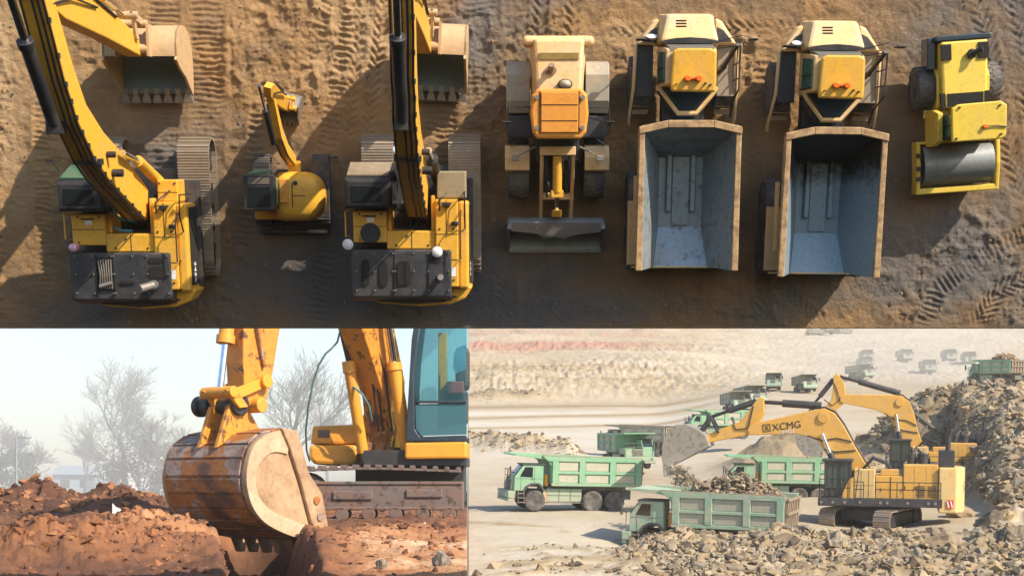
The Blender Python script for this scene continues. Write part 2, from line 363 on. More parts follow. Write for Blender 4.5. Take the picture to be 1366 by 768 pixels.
    track([(835,170),(838,300),(842,440)],.5,'chev',.3,.05,-.03); track([(100,440),(160,425),(240,430),(300,440)],.6,'chev',.3,.05,-.05)
    Z*=sstep(0,.35,Y-y0)*.85+.15
    yard_ground.X,yard_ground.Y,yard_ground.Z=X,Y,Z
    mat=earth('churned_brown_earth',[(0.0,(.17,.165,.165)),(.22,(.225,.195,.17)),(.45,(.30,.205,.125)),(.68,(.45,.275,.13)),(1.0,(.57,.39,.22))],.55,.06,9.0,fine=38)
    grid_mesh('earth_ground',X,Y,Z,mat,tone,skirt=-1.5,xf=M_TOP)['kind']='structure'
    pts=[];sz=[]; r=np.random.default_rng(5)
    while len(pts)<5200:
        i,j=r.integers(3,ny-2),r.integers(2,nx-2)
        if r.random()<.15+.85*rough[i,j]: pts.append((X[i,j],Y[i,j],Z[i,j]+.005)); sz.append(.018+.05*r.random()**4)
    cl=scatter('dirt_clods',pts,sz,mat,M_TOP); cl['kind']='stuff'
yard_ground()

def belt(name, parent, x, w, y0, y1, r, zc, shoe, mat, org=(0,0,0), axis='y', shoe_t=.035, n_roll=0, framem=None, grouser=.04):
    """crawler track: loop of separate shoe plates about an x-directed axis; > track_frame, sprocket"""
    mb=MB(); per=2*(y1-y0)+2*math.pi*r; n=int(per/shoe)
    def at(s):
        s%=per; a=y1-y0
        if s<a: return (y0+s, zc+r),(1,0),(0,1)
        s-=a
        if s<math.pi*r: t=s/r; return (y1+r*math.sin(t), zc+r*math.cos(t)),(math.cos(t),-math.sin(t)),(math.sin(t),math.cos(t))
        s-=math.pi*r
        if s<a: return (y1-s, zc-r),(-1,0),(0,-1)
        s-=a; t=s/r; return (y0-r*math.sin(t), zc-r*math.cos(t)),(-math.cos(t),math.sin(t)),(-math.sin(t),-math.cos(t))
    for k in range(n):
        (y,z),(ty,tz),(ny_,nz)=at(k*per/n); h=per/n*.47
        def q(xx,a,b): return (xx, y+ty*a+ny_*b, z+tz*a+nz*b)
        for a0,a1,b0,b1 in ((-h,h,-shoe_t,0),(h*.35,h*.85,-.004,grouser),(-h*.6,-h*.25,-.004,grouser*.55)):
            mb.hexa([q(x-w/2,a0,b0),q(x+w/2,a0,b0),q(x+w/2,a1,b0),q(x-w/2,a1,b0),q(x-w/2,a0,b1),q(x+w/2,a0,b1),q(x+w/2,a1,b1),q(x-w/2,a1,b1)])
    t=mb.build('track',mat,parent,org)
    fm=framem or BLK; f=MB(); f.box(x-w*.28,x+w*.28,y0,y1,zc-r*.62,zc+r*.62); 
    for k in range(5): yy=y0+(y1-y0)*(k+.5)/5; f.cyl((x-w*.36,yy,zc-r*.72),(x+w*.36,yy,zc-r*.72),r*.22,n=12)
    for k in range(2): yy=y0+(y1-y0)*(k+.8)/2.6; f.cyl((x-w*.3,yy,zc+r*.72),(x+w*.3,yy,zc+r*.72),r*.18,n=10)
    f.build('track_frame',fm,t,org)
    for yy in (y0,y1):
        g=MB(); g.revolve((x,yy,zc),(1,0,0),[(r*.3,-w*.40),(r*.78,-w*.36),(r*.86,-w*.2),(r*.86,w*.2),(r*.78,w*.36),(r*.3,w*.40)],20); g.build('sprocket' if yy==y0 else 'idler_wheel',fm,t,org,smooth=40)
    return t

def yard_excavator(S, label, boom_yaw, variant):
    root=thing('crawler_excavator',label,'excavator',M_TOP,(S.x,S.y,0),group='large yellow excavators parked in the yard')
    B=lambda mb,n,m,bev=.02,**k: mb.build(n,m,root,bevel=bev,**k)
    for sx in (-1,1): belt('track',root,sx*1.25,.92,-1.45,1.45,.5,.56,.155,TRACK)
    mb=MB(); mb.box(-.85,.85,-1.1,1.1,.42,1.0); mb.box(-1.0,1.0,-.5,.5,.5,.9); mb.cyl((0,0,.95),(0,0,1.4),.85,n=28); B(mb,'undercarriage',BLK)
    # revolving deck and house
    mb=MB(); mb.prism([(-1.85,-2.2,1.4),(-1.2,-2.55,1.4),(1.1,-2.55,1.4),(1.5,-2.2,1.4),(1.5,.75,1.4),(.5,.75,1.4),(.5,.1,1.4),(-.5,.1,1.4),(-.5,1.0,1.4),(-1.85,1.0,1.4)],(0,0,.34)); B(mb,'deck',BLK2)
    mb=MB()
    mb.box(-1.78,-.86,-.98,-.12,1.76,2.98)                       # left tool box
    mb.box(-.86,.5,-1.16,-.66,1.76,2.96)                         # panel in front of the engine hood
    mb.box(.5,1.13,-2.2,.20,1.76,3.06)                           # right tank
    mb.box(.56,1.13,.20,.80,1.76,2.62)                           # front step of the tank
    mb.box(-.86,-.74,-.66,.25,1.76,2.7); mb.box(.38,.5,-.66,.30,1.76,2.9)
    B(mb,'body_panels',YEL,.035)
    mb=MB(); mb.prism([(1.13,-2.25,1.78),(1.42,-2.25,1.78),(1.42,.15,1.78),(1.13,.15,1.78)],(0,0,1.20)); o=B(mb,'side_panel',YEL,.07)
    mb=MB(); mb.box(1.425,1.445,-2.1,.05,1.9,2.75); mb.build('side_grille',DKBR,o)
    lettering('model_lettering','349E' if variant==0 else '345',.30,WHT,o,(1.45,-1.75,2.35),(0,-1,0),(0,0,1),.004)
    mb=MB()
    for x0,x1,y0,y1,z in ((-.17,-.155,-1.15,-.67,2.965),(.5,1.12,-.75,-.735,3.065),(.5,1.12,-1.45,-1.435,3.065),(-1.77,-.87,-.55,-.535,2.985),(.57,1.12,.45,.465,2.625),(.80,.815,-.73,.19,3.065)): mb.box(x0,x1,y0,y1,z-.02,z+.004)
    mb.build('panel_gap',DKBR,root)
    for x,y,z in ((-1.6,-.2,2.98),(-1.0,-.2,2.98),(-1.6,-.9,2.98),(.62,-.6,3.06),(1.0,-.6,3.06),(.62,-1.3,3.06),(1.0,-2.0,3.06),(-.6,-1.05,2.96),(.3,-1.05,2.96),(.62,.7,2.62),(1.05,.7,2.62),(-.3,-.8,2.96)):
        mb=MB(); mb.cyl((x,y,z-.01),(x,y,z+.02),.03,n=8); mb.build('panel_bolt',BLK,root)
    mb=MB(); mb.tube([(.6,.1,3.06),(.6,.1,3.16),(.95,.1,3.16),(.95,.1,3.06)],.018); mb.tube([(-1.5,-.25,2.98),(-1.5,-.25,3.06),(-1.15,-.25,3.06),(-1.15,-.25,2.98)],.018); mb.build('panel_handle',BLK,root,smooth=50)
    mb=MB(); mb.box(.86,1.06,-1.9,-1.65,3.064,3.069); mb.box(-1.4,-1.2,-.42,-.3,2.984,2.989); mb.build('warning_decal',WHT,root)
    # engine hood
    mb=MB(); 
    prof=[(-2.62,1.8),(-2.62,2.6),(-2.48,3.12),(-1.17,3.16),(-1.17,1.8)]
    mb.prism([(-1.86,y,z) for y,z in prof],(2.36+.44,0,0)); hood=B(mb,'engine_hood',BLK2,.05)
    mb=MB()
    for cx,cy,rx,ry in ((.55,-1.38,.20,.075),(.55,-1.70,.22,.16),(-.28,-1.98,.20,.05)) if variant==0 else ((-1.45,-1.78,.12,.36),(-.95,-1.82,.12,.34),(-.45,-1.80,.12,.34),(.5,-1.42,.16,.09),(-.3,-1.8,.10,.33)):
        mb.prism([(cx+rx*math.copysign(abs(math.cos(a))**.6,math.cos(a)),cy+ry*math.copysign(abs(math.sin(a))**.6,math.sin(a)),3.14) for a in [2*math.pi*i/20 for i in range(20)]],(0,0,.035))
    mb.build('vent',DKBR,hood)
    mb=MB()
    for k in range(34):
        a=random.uniform(-1.75,.85); mb.cyl((a,random.choice((-1.25,-2.28,-1.62)),3.13),(a,random.choice((-1.25,-2.28)) if 0 else -1.25 if k%3==0 else -2.28,3.13),.001,n=3) if 0 else None
    for xx in (-1.7,-1.2,-.68,-.62,-.1,.3,.86):
        for yy in (-1.26,-1.75,-2.28): mb.cyl((xx,yy,3.1),(xx,yy,3.19),.022,n=8)
    mb.build('hood_bolt',STEEL,hood)
    mb=MB(); mb.box(-.645,-.625,-2.36,-1.2,3.12,3.175); mb.box(.30,.32,-2.36,-1.2,3.12,3.175) if variant else mb.box(-1.12,-1.10,-2.36,-1.2,3.12,3.175); mb.build('hood_seams',DKBR,hood)
    if variant==0:
        mb=MB(); mb.box(-1.10,-.66,-2.2,-1.3,3.145,3.165); gr=mb.build('grille_opening',DKBR,hood)
        mb=MB(); [mb.tube([(-1.05+.07*k,-2.15,3.19),(-1.0+.06*k,-1.8,3.22),(-1.05+.07*k,-1.35,3.19)],.018) for k in range(6)]; mb.cyl((-1.05,-2.1,3.19),(-.7,-2.0,3.19),.06); mb.build('engine_pipes',STEEL,hood)
        mb=MB(); mb.cyl((.45,-2.05,3.14),(.45,-2.05,3.30),.13,n=16); mb.cyl((.45,-2.05,3.28),(.18,-2.12,3.66),.115,n=16); mb.build('exhaust_pipe',STEEL,root,smooth=40)
    else:
        mb=MB(); mb.cyl((.62,-1.92,3.14),(.66,-1.88,3.62),.085,n=16); mb.build('exhaust_pipe',STEEL,root,smooth=40)
        mb=MB(); mb.cyl((-1.92,-1.02,2.9),(-1.92,-1.02,3.12),.035); mb.revolve((-1.92,-1.02,3.12),(0,0,1),[(.11,0),(.15,.03),(.12,.06),(.04,.08)],18); mb.build('white_antenna',WHT,root,smooth=40)
        mb=MB(); mb.cyl((.55,-1.22,3.0),(.55,-1.22,3.2),.035); mb.revolve((.55,-1.22,3.2),(0,0,1),[(.11,0),(.15,.03),(.12,.06),(.04,.08)],18); mb.build('white_antenna',WHT,root,smooth=40)
        mb=MB(); mb.cyl((-1.3,-.72,2.98),(-1.3,-.72,3.06),.28,n=24); mb.build('filter_cap',BLK,root,bevel=.02)
        mb=MB(); mb.box(.55,1.35,.22,.95,1.9,2.95); mb.build('tool_box',paint('khaki_box',(.30,.25,.16),(.2,.15,.1),.4),root,bevel=.04)
    # counterweight with rounded corners
    pts=[(-1.86,-2.2),(-1.80,-2.48),(-1.1,-2.70),(0,-2.78),(.9,-2.72),(1.30,-2.56),(1.48,-2.28),(1.48,-2.2)]
    mb=MB(); mb.prism([(x,y,1.45) for x,y in pts],(0,0,1.15)); B(mb,'counterweight',YEL,.07)
    mb=MB(); mb.prism([(x*.93-.12,y*.985+.03,2.6) for x,y in pts[:-2]],(0,0,.12)); B(mb,'counterweight_cover',BLK,.03)
    # cab
    x0,x1,y0,y1=-1.98,-.62,-.05,1.12
    mb=MB(); mb.box(x0,x1,y0,y1+.05,1.5,2.25); mb.hexa([(x0,y0,2.25),(x1,y0,2.25),(x1,y1+.05,2.25),(x0,y1+.05,2.25),(x0+.05,y0+.02,3.5),(x1-.05,y0+.02,3.5),(x1-.05,y1-.33,3.5),(x0+.05,y1-.33,3.5)]); cab=B(mb,'cab',BLK,.05)
    mb=MB(); mb.hexa([(x0+.03,y0-.0,3.505),(x1-.03,y0-.0,3.505),(x1-.03,y1-.36,3.505),(x0+.03,y1-.36,3.505),(x0+.12,y0+.08,3.62),(x1-.12,y0+.08,3.62),(x1-.12,y1-.42,3.62),(x0+.12,y1-.42,3.62)]); rf=mb.build('cab_roof',BLK,root,bevel=.03)
    mb=MB(); mb.box(x0+.25,x1-.3,y0+.2,y1-.55,3.622,3.65); mb.build('roof_hatch',GLS,rf,bevel=.012)
    g0=GLSG if variant==0 else paint('dusty_windshield',(.25,.21,.15),(.38,.30,.2),.6,.3)
    mb=MB(); mb.hexa([(x0+.12,y1-.30,3.46),(x1-.12,y1-.30,3.46),(x1-.1,y1+.04,2.35),(x0+.1,y1+.04,2.35),(x0+.12,y1-.26,3.47),(x1-.12,y1-.26,3.47),(x1-.1,y1+.075,2.36),(x0+.1,y1+.075,2.36)]); mb.build('windshield',g0,cab)
    mb=MB(); mb.hexa([(x1-.045,y0+.12,2.4),(x1-.045,y1-.1,2.4),(x1-.075,y1-.42,3.42),(x1-.075,y0+.12,3.42),(x1+.012,y0+.12,2.4),(x1+.012,y1-.1,2.4),(x1-.02,y1-.42,3.42),(x1-.02,y0+.12,3.42)]); mb.build('side_window',GLSG if variant==0 else GLS,cab)
    mb=MB(); mb.tube([(x0,y1-.1,3.0),(x0-.16,y1+.16,3.05),(x0-.2,y1+.2,3.1)],.02); mb.box(x0-.32,x0-.12,y1+.16,y1+.22,2.9,3.2); mb.build('mirror',BLK,cab)
    mb=MB(); mb.tube([(x0-.02,y0-.1,1.6),(x0-.02,y0-.1,2.9),(x0-.02,y0-.75,2.9),(x0-.02,y0-.85,1.7)],.022); mb.build('grab_rail',YEL,root)
    mb=MB(); mb.cyl((-1.70,-1.02,2.98),(-1.70,-1.02,3.22),.10,n=16); mb.revolve((-1.70,-1.02,3.2),(0,0,1),[(.11,0),(.11,.08),(.04,.14)],14); mb.build('beacon',PNK if variant==0 else AMB,root,smooth=40) if variant==0 else None
    # hoses in the well
    mb=MB(); mb.box(-.72,.37,-.64,.05,1.75,1.80)
    for k in range(14):
        a=random.uniform(-.6,.3); b=random.uniform(-.6,.3); mb.tube([(a,-.55,1.85),(a+.1,-.35,2.2+.3*random.random()),(b,-.1,2.3+.3*random.random()),(b*.5,.15,2.6)],.03)
    for k in range(4): mb.cyl((random.uniform(-.5,.2),random.uniform(-.5,-.1),1.8),(random.uniform(-.5,.2),random.uniform(-.5,-.1),2.2),.12,n=12)
    mb.build('hydraulic_hoses',HOSE,root,smooth=50)
    if variant==0:
        mb=MB(); mb.tube([(-.60,.05,2.9),(-.62,-.15,2.75),(-.5,-.3,2.5),(-.1,-.35,2.4)],.04); mb.tube([(-.7,-.5,2.6),(-.5,-.58,2.7),(-.2,-.6,2.6)],.035); mb.build('blue_hose',BLUEH,root,smooth=50)
    mb=MB(); mb.tube([(.9,.5,2.62),(.75,.3,3.12),(.62,.2,3.16),(.62,-.1,3.1)],.025); mb.tube([(1.2,-1.4,2.98),(1.2,-1.4,3.4),(1.2,-.3,3.4),(1.2,-.1,2.98)],.022); mb.tube([(1.32,.4,1.8),(1.32,.4,3.3),(1.32,-.2,3.35),(1.32,-.6,3.0)],.022)
    mb.build('handrail',BLK,root,smooth=50)
    mb=MB(); mb.box(.72,.92,.0,.12,3.06,3.2); mb.box(.95,1.15,-.5,-.4,3.06,3.16); mb.build('work_light',BLK,root,bevel=.02)
    # ---- boom group: yawed about the swing pin
    T=Matrix.Rotation(boom_yaw,4,'Z')
    def NB(): b=MB(); b.M=T; return b
    up=[(-.30,2.75),(.30,4.6),(.85,6.2),(1.35,7.25),(2.15,8.35),(3.1,9.15),(5.0,10.35)]; lo=[(5.25,9.85),(3.4,8.45),(2.6,7.65),(2.0,6.4),(1.55,5.0),(.55,2.45)]
    mb=NB(); mb.prism([(-.275,y,z) for y,z in up+lo],(.55,0,0)); boom=B(mb,'boom',YEL,.03)
    mb=NB()
    for (ya,za),(yb,zb) in zip(up[:-1],up[1:]):
        for xx in (-.25,.0,.13,.25): mb.tube([(xx,ya-.05,za+.05),(xx+.02,(ya+yb)/2-.07,(za+zb)/2+.08),(xx,yb-.05,zb+.05)],.028)
    mb.build('boom_hoses',HOSE,boom,smooth=50)
    mb=NB()
    for k in range(1,16):
        t=k/16; i=min(int(t*6),5); f=t*6-i; y=up[i][0]+(up[i+1][0]-up[i][0])*f; z=up[i][1]+(up[i+1][1]-up[i][1])*f
        mb.box(.22,.30,y-.06,y+.06,z-.02,z+.08)
    mb.box(-.33,.33,1.2,1.35,6.75,7.1); mb.cyl((.30,1.0,5.9),(.55,1.0,5.9),.10,n=12); mb.cyl((.30,1.45,6.3),(.50,1.45,6.3),.08,n=12)
    mb.build('hose_clamp',BLK,boom)
    for sx in (-1,1):
        mb=NB(); mb.cyl((sx*.46,.75,1.95),(sx*.44,1.30,4.0),.15,n=16); c=B(mb,'boom_cylinder',YEL if variant==0 else BLK,.01)
        mb=NB(); mb.cyl((sx*.44,1.30,4.0),(sx*.42,1.5,5.35),.085,n=14); mb.build('rod',CHR,c,smooth=40)
    mb=NB(); xo=-.2 if variant==0 else -.04; mb.cyl((xo+.02,2.15,8.80),(xo,3.72,10.15),.155,n=18); mb.cyl((xo,3.70,10.13),(xo,3.84,10.25),.19,n=18); mb.box(xo-.15,xo+.15,1.9,2.2,8.3,8.85); ac=B(mb,'arm_cylinder',BLK,.01,smooth=40)
    mb=NB(); mb.cyl((xo,3.8,10.22),(xo,5.6,11.75),.095,n=16); mb.build('rod',CHR,ac,smooth=40)
    # stick
    mb=NB(); mb.prism([(-.22,y,z) for y,z in ((5.55,11.85),(5.9,11.2),(5.75,9.2),(5.2,6),(4.62,2.3),(4.10,2.05),(4.30,5.2),(4.45,8.6),(4.75,10.2),(5.2,11.7))],(.44,0,0)); st=B(mb,'stick',YEL,.03)
    mb=NB(); mb.tube([(.24,4.9,10.1),(.27,5.3,9.0),(.26,5.25,7),(.25,4.9,4.5)],.03); mb.tube([(.24,4.6,9.9),(.30,4.95,8.2),(.26,4.95,6.2)],.03); mb.build('stick_hoses',HOSE,st,smooth=50)
    mb=NB(); mb.cyl((0,5.95,8.8),(0,5.35,4.9),.15,n=14); bc=B(mb,'bucket_cylinder',YEL,.01,smooth=40)
    mb=NB(); mb.cyl((0,5.36,4.95),(0,5.12,3.0),.08,n=14); mb.build('rod',CHR,bc,smooth=40)
    mb=NB()
    for sx in (-.30,.22): mb.prism([(sx,5.2,3.1),(sx,5.05,2.85),(sx,4.5,2.55),(sx,4.5,2.8)],(.08,0,0)); mb.prism([(sx,5.2,3.05),(sx,5.1,2.1),(sx,4.9,2.1),(sx,5.02,3.05)],(.08,0,0))
    mb.cyl((-.40,5.1,2.98),(.40,5.1,2.98),.10); mb.cyl((-.42,4.3,2.18),(.42,4.3,2.18),.13); mb.cyl((-.42,4.95,2.12),(.42,4.95,2.12),.11); B(mb,'bucket_linkage',TAN,.01,smooth=40)
    # bucket shell
    prof=[(3.20,.30),(3.7,.16),(4.3,.18),(4.78,.45),(5.0,.95),(4.98,1.45),(4.78,1.85),(4.45,2.02),(4.12,2.04)]
    inn=[(3.22,.36),(3.72,.24),(4.27,.26),(4.70,.50),(4.90,.97),(4.88,1.42),(4.70,1.76),(4.43,1.92),(4.12,1.95)]
    xa,xb=-.88,1.16
    mb=NB(); mb.loft([[(xa,y,z) for y,z in prof],[(xb,y,z) for y,z in prof],[(xb,y,z) for y,z in inn],[(xa,y,z) for y,z in inn],[(xa,y,z) for y,z in prof]],caps=False,close=False); n_=len(prof)-1; mb.mi=[1 if (k//n_) in (1,2) else 0 for k in range(len(mb.f))]
    bk=mb.build('bucket',[TAN,BIN],root,smooth=50)
    mb=NB()
    for x in (xa-.02,xb-.05): mb.prism([(x,y,z) for y,z in [(3.14,.25)]+[(y,z) for y,z in prof[1:]]+[(4.02,2.12),(3.80,1.7),(3.62,1.1)]],(.07,0,0))
    mb.box(xa+.35,xa+.42,4.1,4.95,1.85,2.3); mb.box(xb-.75,xb-.68,4.1,4.95,1.85,2.3); mb.build('side_plate',TAN,bk)
    for k in range(7):
        x=xa+.10+(xb-xa-.20)*k/6; mb=NB()
        mb.hexa([(x-.10,3.35,.22),(x+.10,3.35,.22),(x+.10,3.35,.42),(x-.10,3.35,.42),(x-.07,3.16,.27),(x+.07,3.16,.27),(x+.07,3.16,.38),(x-.07,3.16,.38)])
        mb.hexa([(x-.11,3.14,.27),(x+.11,3.14,.27),(x+.08,3.16,.40),(x-.08,3.16,.40),(x-.135,2.94,.30),(x+.135,2.94,.30),(x+.135,2.94,.35),(x-.135,2.94,.35)]); mb.build('tooth',STEEL,bk,bevel=.012)
    return root
yard_excavator(P(0,0,0)*0+Vector((-10.42,-1.2,0)),'big yellow excavator with green tinted cab windows and black hood, left of the mini excavator',0.0,0)
yard_excavator(Vector((-2.62,-1.12,0)),'big yellow excavator with dusty windshield and two white antenna discs, between mini excavator and loader',-R(2.5),1)

# ---------------------------------------------------------------- mini excavator
def mini():
    S=Vector((-6.45,-.75,0)); root=thing('mini_excavator','small yellow excavator with rounded engine cover and black cab roof','mini excavator',M_TOP,(S.x,S.y,0))
    B=lambda mb,n,m,bev=.015,**k: mb.build(n,m,root,bevel=bev,**k)
    for sx in (-1,1): belt('track',root,sx*.86,.48,-.72,.78,.25,.29,.10,RUB,grouser=.035)
    mb=MB(); mb.box(-.5,.5,-.6,.6,.25,.5); mb.cyl((0,0,.48),(0,0,.66),.42,n=24); B(mb,'undercarriage',BLK)
    mb=MB(); mb.box(-1.0,1.0,-1.22,-1.12,.05,.45); mb.box(-.45,-.33,-1.14,-.5,.2,.3); mb.box(.33,.45,-1.14,-.5,.2,.3); B(mb,'dozer_blade',BLK); mb=MB(); mb.box(-1.0,.3,-.80,-.42,.7,1.15); B(mb,'rear_skirt',YEL,.06); mb=MB(); mb.box(-.9,.2,.3,.62,.62,.85); B(mb,'floor_plate',BLK2)
    mb=MB()  # rounded house
    def ring(z,s,r): 
        pts=[]
        for a in [2*math.pi*i/36 for i in range(36)]:
            c,sn=math.cos(a),math.sin(a); n=2.6 if c>0 else 6
            pts.append((.34+s*.72*math.copysign(abs(c)**(2/n),c),-.14+s*.70*math.copysign(abs(sn)**(2/n),sn),z))
        return pts
    mb.loft([ring(.66,.94,0),ring(.9,1,0),ring(1.25,1,0),ring(1.5,.96,0),ring(1.66,.84,0),ring(1.73,.62,0),ring(1.75,.3,0)]); hs=B(mb,'engine_cover',YEL,0,smooth=50)
    mb=MB(); mb.tube([(.20,-.60,1.60),(.20,-.4,1.755),(.20,.2,1.755),(.20,.42,1.66)],.012); mb.tube([(.20,-.1,1.755),(.55,-.1,1.752),(.8,-.12,1.66)],.010); mb.tube([(.62,-.55,1.4),(.66,-.1,1.72),(.62,.4,1.4)],.010); mb.build('panel_seam',DKBR,hs)
    mb=MB(); mb.cyl((.30,.25,1.74),(.30,.25,1.79),.06,n=14); mb.build('fuel_cap',BLK,hs)
    mb=MB(); mb.hexa([(-1.08,-.48,.8),(-.2,-.48,.8),(-.2,.58,.8),(-1.08,.58,.8),(-1.02,-.46,2.35),(-.22,-.46,2.35),(-.22,.45,2.35),(-1.02,.45,2.35)]); cab=B(mb,'cab',BLK,.05)
    mb=MB(); mb.box(-1.07,-.18,-.5,.48,2.352,2.43); rf=mb.build('cab_roof',BLK,root,bevel=.035)
    mb=MB(); mb.box(-.95,-.30,-.40,.16,2.432,2.45); mb.build('roof_window',GLS,rf,bevel=.01)
    mb=MB(); mb.box(-.92,-.32,.22,.40,2.432,2.447); mb.build('front_roof_panel',paint('grey_panel',(.12,.11,.09),rough=.4),rf,bevel=.01)
    mb=MB(); mb.box(-.195,-.17,-.36,.4,1.2,2.2); mb.build('side_window',GLSG,cab)
    mb=MB(); mb.hexa([(-1.0,.585,1.0),(-.28,.585,1.0),(-.28,.47,2.28),(-1.0,.47,2.28),(-1.0,.61,1.0),(-.28,.61,1.0),(-.28,.495,2.28),(-1.0,.495,2.28)]); mb.build('windshield',GLSG,cab)
    mb=MB(); mb.box(-.15,.1,-.3,.35,1.752,1.80); mb.build('battery_cover',ORG,root,bevel=.01)
    # boom: base (.18,.7) climbing forward
    T=Matrix.Rotation(R(2),4,'Z'); NB=lambda: setattr((b:=MB()),'M',T) or b
    mb=NB(); mb.box(-.0,.34,.55,.85,.7,1.0); mb.prism([(.03,y,z) for y,z in ((.72,.85),(.75,1.35),(1.05,2.3),(1.45,3.1),(2.5,4.0),(2.62,3.82),(1.72,2.85),(1.32,2.05),(1.0,.85))],(.21,0,0)); bo=B(mb,'boom',YEL,.015)
    mb=NB(); mb.tube([(.06,.75,1.3),(.06,1.0,2.4),(.06,1.4,3.22),(.06,2.3,4.0)],.025); mb.tube([(.24,.75,1.3),(.24,1.0,2.4),(.24,1.4,3.2)],.025); mb.build('boom_hoses',HOSE,bo,smooth=50)
    mb=NB(); mb.cyl((.02,1.32,3.2),(-.0,2.15,4.05),.085,n=14); ac=B(mb,'arm_cylinder',BLK,.005,smooth=40)
    mb=NB(); mb.cyl((-.0,2.15,4.05),(-.02,2.75,4.62),.045,n=12); mb.build('rod',CHR,ac,smooth=40)
    mb=NB(); mb.cyl((.16,1.15,1.15),(.16,1.55,2.4),.075,n=12); B(mb,'boom_cylinder',BLK,.005)
    T2=T@Matrix.Translation((.16,2.55,3.9))@Matrix.Rotation(R(-16),4,'Z')@Matrix.Translation((-.16,-2.55,-3.9))
    def NS(): b=MB(); b.M=T2; return b
    mb=NS(); mb.prism([(.06,y,z) for y,z in ((2.7,4.65),(2.85,4.3),(2.75,3.4),(2.45,1.1),(2.22,1.0),(2.3,2.6),(2.4,3.8),(2.5,4.4))],(.20,0,0)); st=B(mb,'stick',YEL,.012)
    mb=NS(); mb.cyl((.16,2.85,3.6),(.16,2.75,2.3),.06,n=12); mb.tube([(.3,2.6,4.2),(.34,2.7,3.4),(.3,2.65,2.4)],.025); mb.build('bucket_cylinder',BLK,st,smooth=40)
    mb=NS(); mb.cyl((-.08,2.6,1.45),(.42,2.6,1.45),.06); mb.cyl((-.1,2.35,1.05),(.44,2.35,1.05),.07); mb.box(-.02,.03,2.3,2.7,1.0,1.5); mb.box(.29,.34,2.3,2.7,1.0,1.5); B(mb,'bucket_linkage',YEL,.01)
    mb=NS(); prof=[(1.95,.12),(2.3,.06),(2.6,.18),(2.75,.5),(2.68,.85),(2.4,1.0)]; inn=[(1.96,.16),(2.29,.10),(2.57,.22),(2.70,.5),(2.63,.82),(2.38,.95)]
    mb.loft([[(-.12,y,z) for y,z in prof],[(.46,y,z) for y,z in prof],[(.46,y,z) for y,z in inn],[(-.12,y,z) for y,z in inn],[(-.12,y,z) for y,z in prof]],caps=False,close=False)
    for x in (-.14,.44): mb.prism([(x,y,z) for y,z in prof+[(2.1,.6)]],(.035,0,0))
    bk=mb.build('bucket',STEEL,root)
    mb=NS(); [mb.hexa([(x-.035,2.0,.10),(x+.035,2.0,.10),(x+.035,2.0,.17),(x-.035,2.0,.17),(x-.02,1.86,.12),(x+.02,1.86,.12),(x+.02,1.86,.15),(x-.02,1.86,.15)]) for x in (-.08,.06,.2,.32,.42)]; mb.build('teeth',STEEL,bk)
mini()

def tyre(parent,c,r,w,axis=(1,0,0),lugs=22,hubm=None,mat=None,name='wheel',hr=.5):
    """wheel: tyre body with tread lugs; > rim"""
    c=Vector(c); ax=Vector(axis).normalized(); mb=MB()
    mb.revolve(c,ax,[(r*hr,-w*.42),(r*.80,-w*.5),(r*.93,-w*.46),(r*.97,-w*.34),(r*.97,w*.34),(r*.93,w*.46),(r*.80,w*.5),(r*hr,w*.42)],32)
    q=ax.to_track_quat('Z','Y')
    for k in range(lugs):
        for sgn in (-1,1):
            a=2*math.pi*(k+(.5 if sgn>0 else 0))/lugs; da=.42*2*math.pi/lugs
            def pt(ang,rad,al): return c+q@Vector((rad*math.cos(ang),rad*math.sin(ang),al))
            a2=a+da*.9; z0,z1=sgn*w*.02,sgn*w*.47
            mb.hexa([pt(a2-da/2,r*.955,z0),pt(a2+da/2,r*.955,z0),pt(a+da/2,r*.93,z1),pt(a-da/2,r*.93,z1),pt(a2-da/2,r,z0),pt(a2+da/2,r,z0),pt(a+da/2,r*.985,z1),pt(a-da/2,r*.985,z1)])
    o=mb.build(name,mat or RUB,parent,smooth=35)
    mb=MB(); mb.revolve(c,ax,[(r*.12,-w*.40),(r*.16,-w*.30),(r*.40,-w*.26),(r*hr*.98,-w*.40),(r*hr*1.03,-w*.43),(r*hr*1.03,w*.43),(r*hr*.98,w*.40),(r*.40,w*.26),(r*.16,w*.30),(r*.12,w*.40)],24)
    for k in range(10):
        a=2*math.pi*k/10
        for s_ in (-1,1): mb.cyl(c+q@Vector((r*.27*math.cos(a),r*.27*math.sin(a),s_*w*.26)),c+q@Vector((r*.27*math.cos(a),r*.27*math.sin(a),s_*w*.32)),r*.03,n=6)
    mb.build('rim',hubm or YEL,o,smooth=35); return o

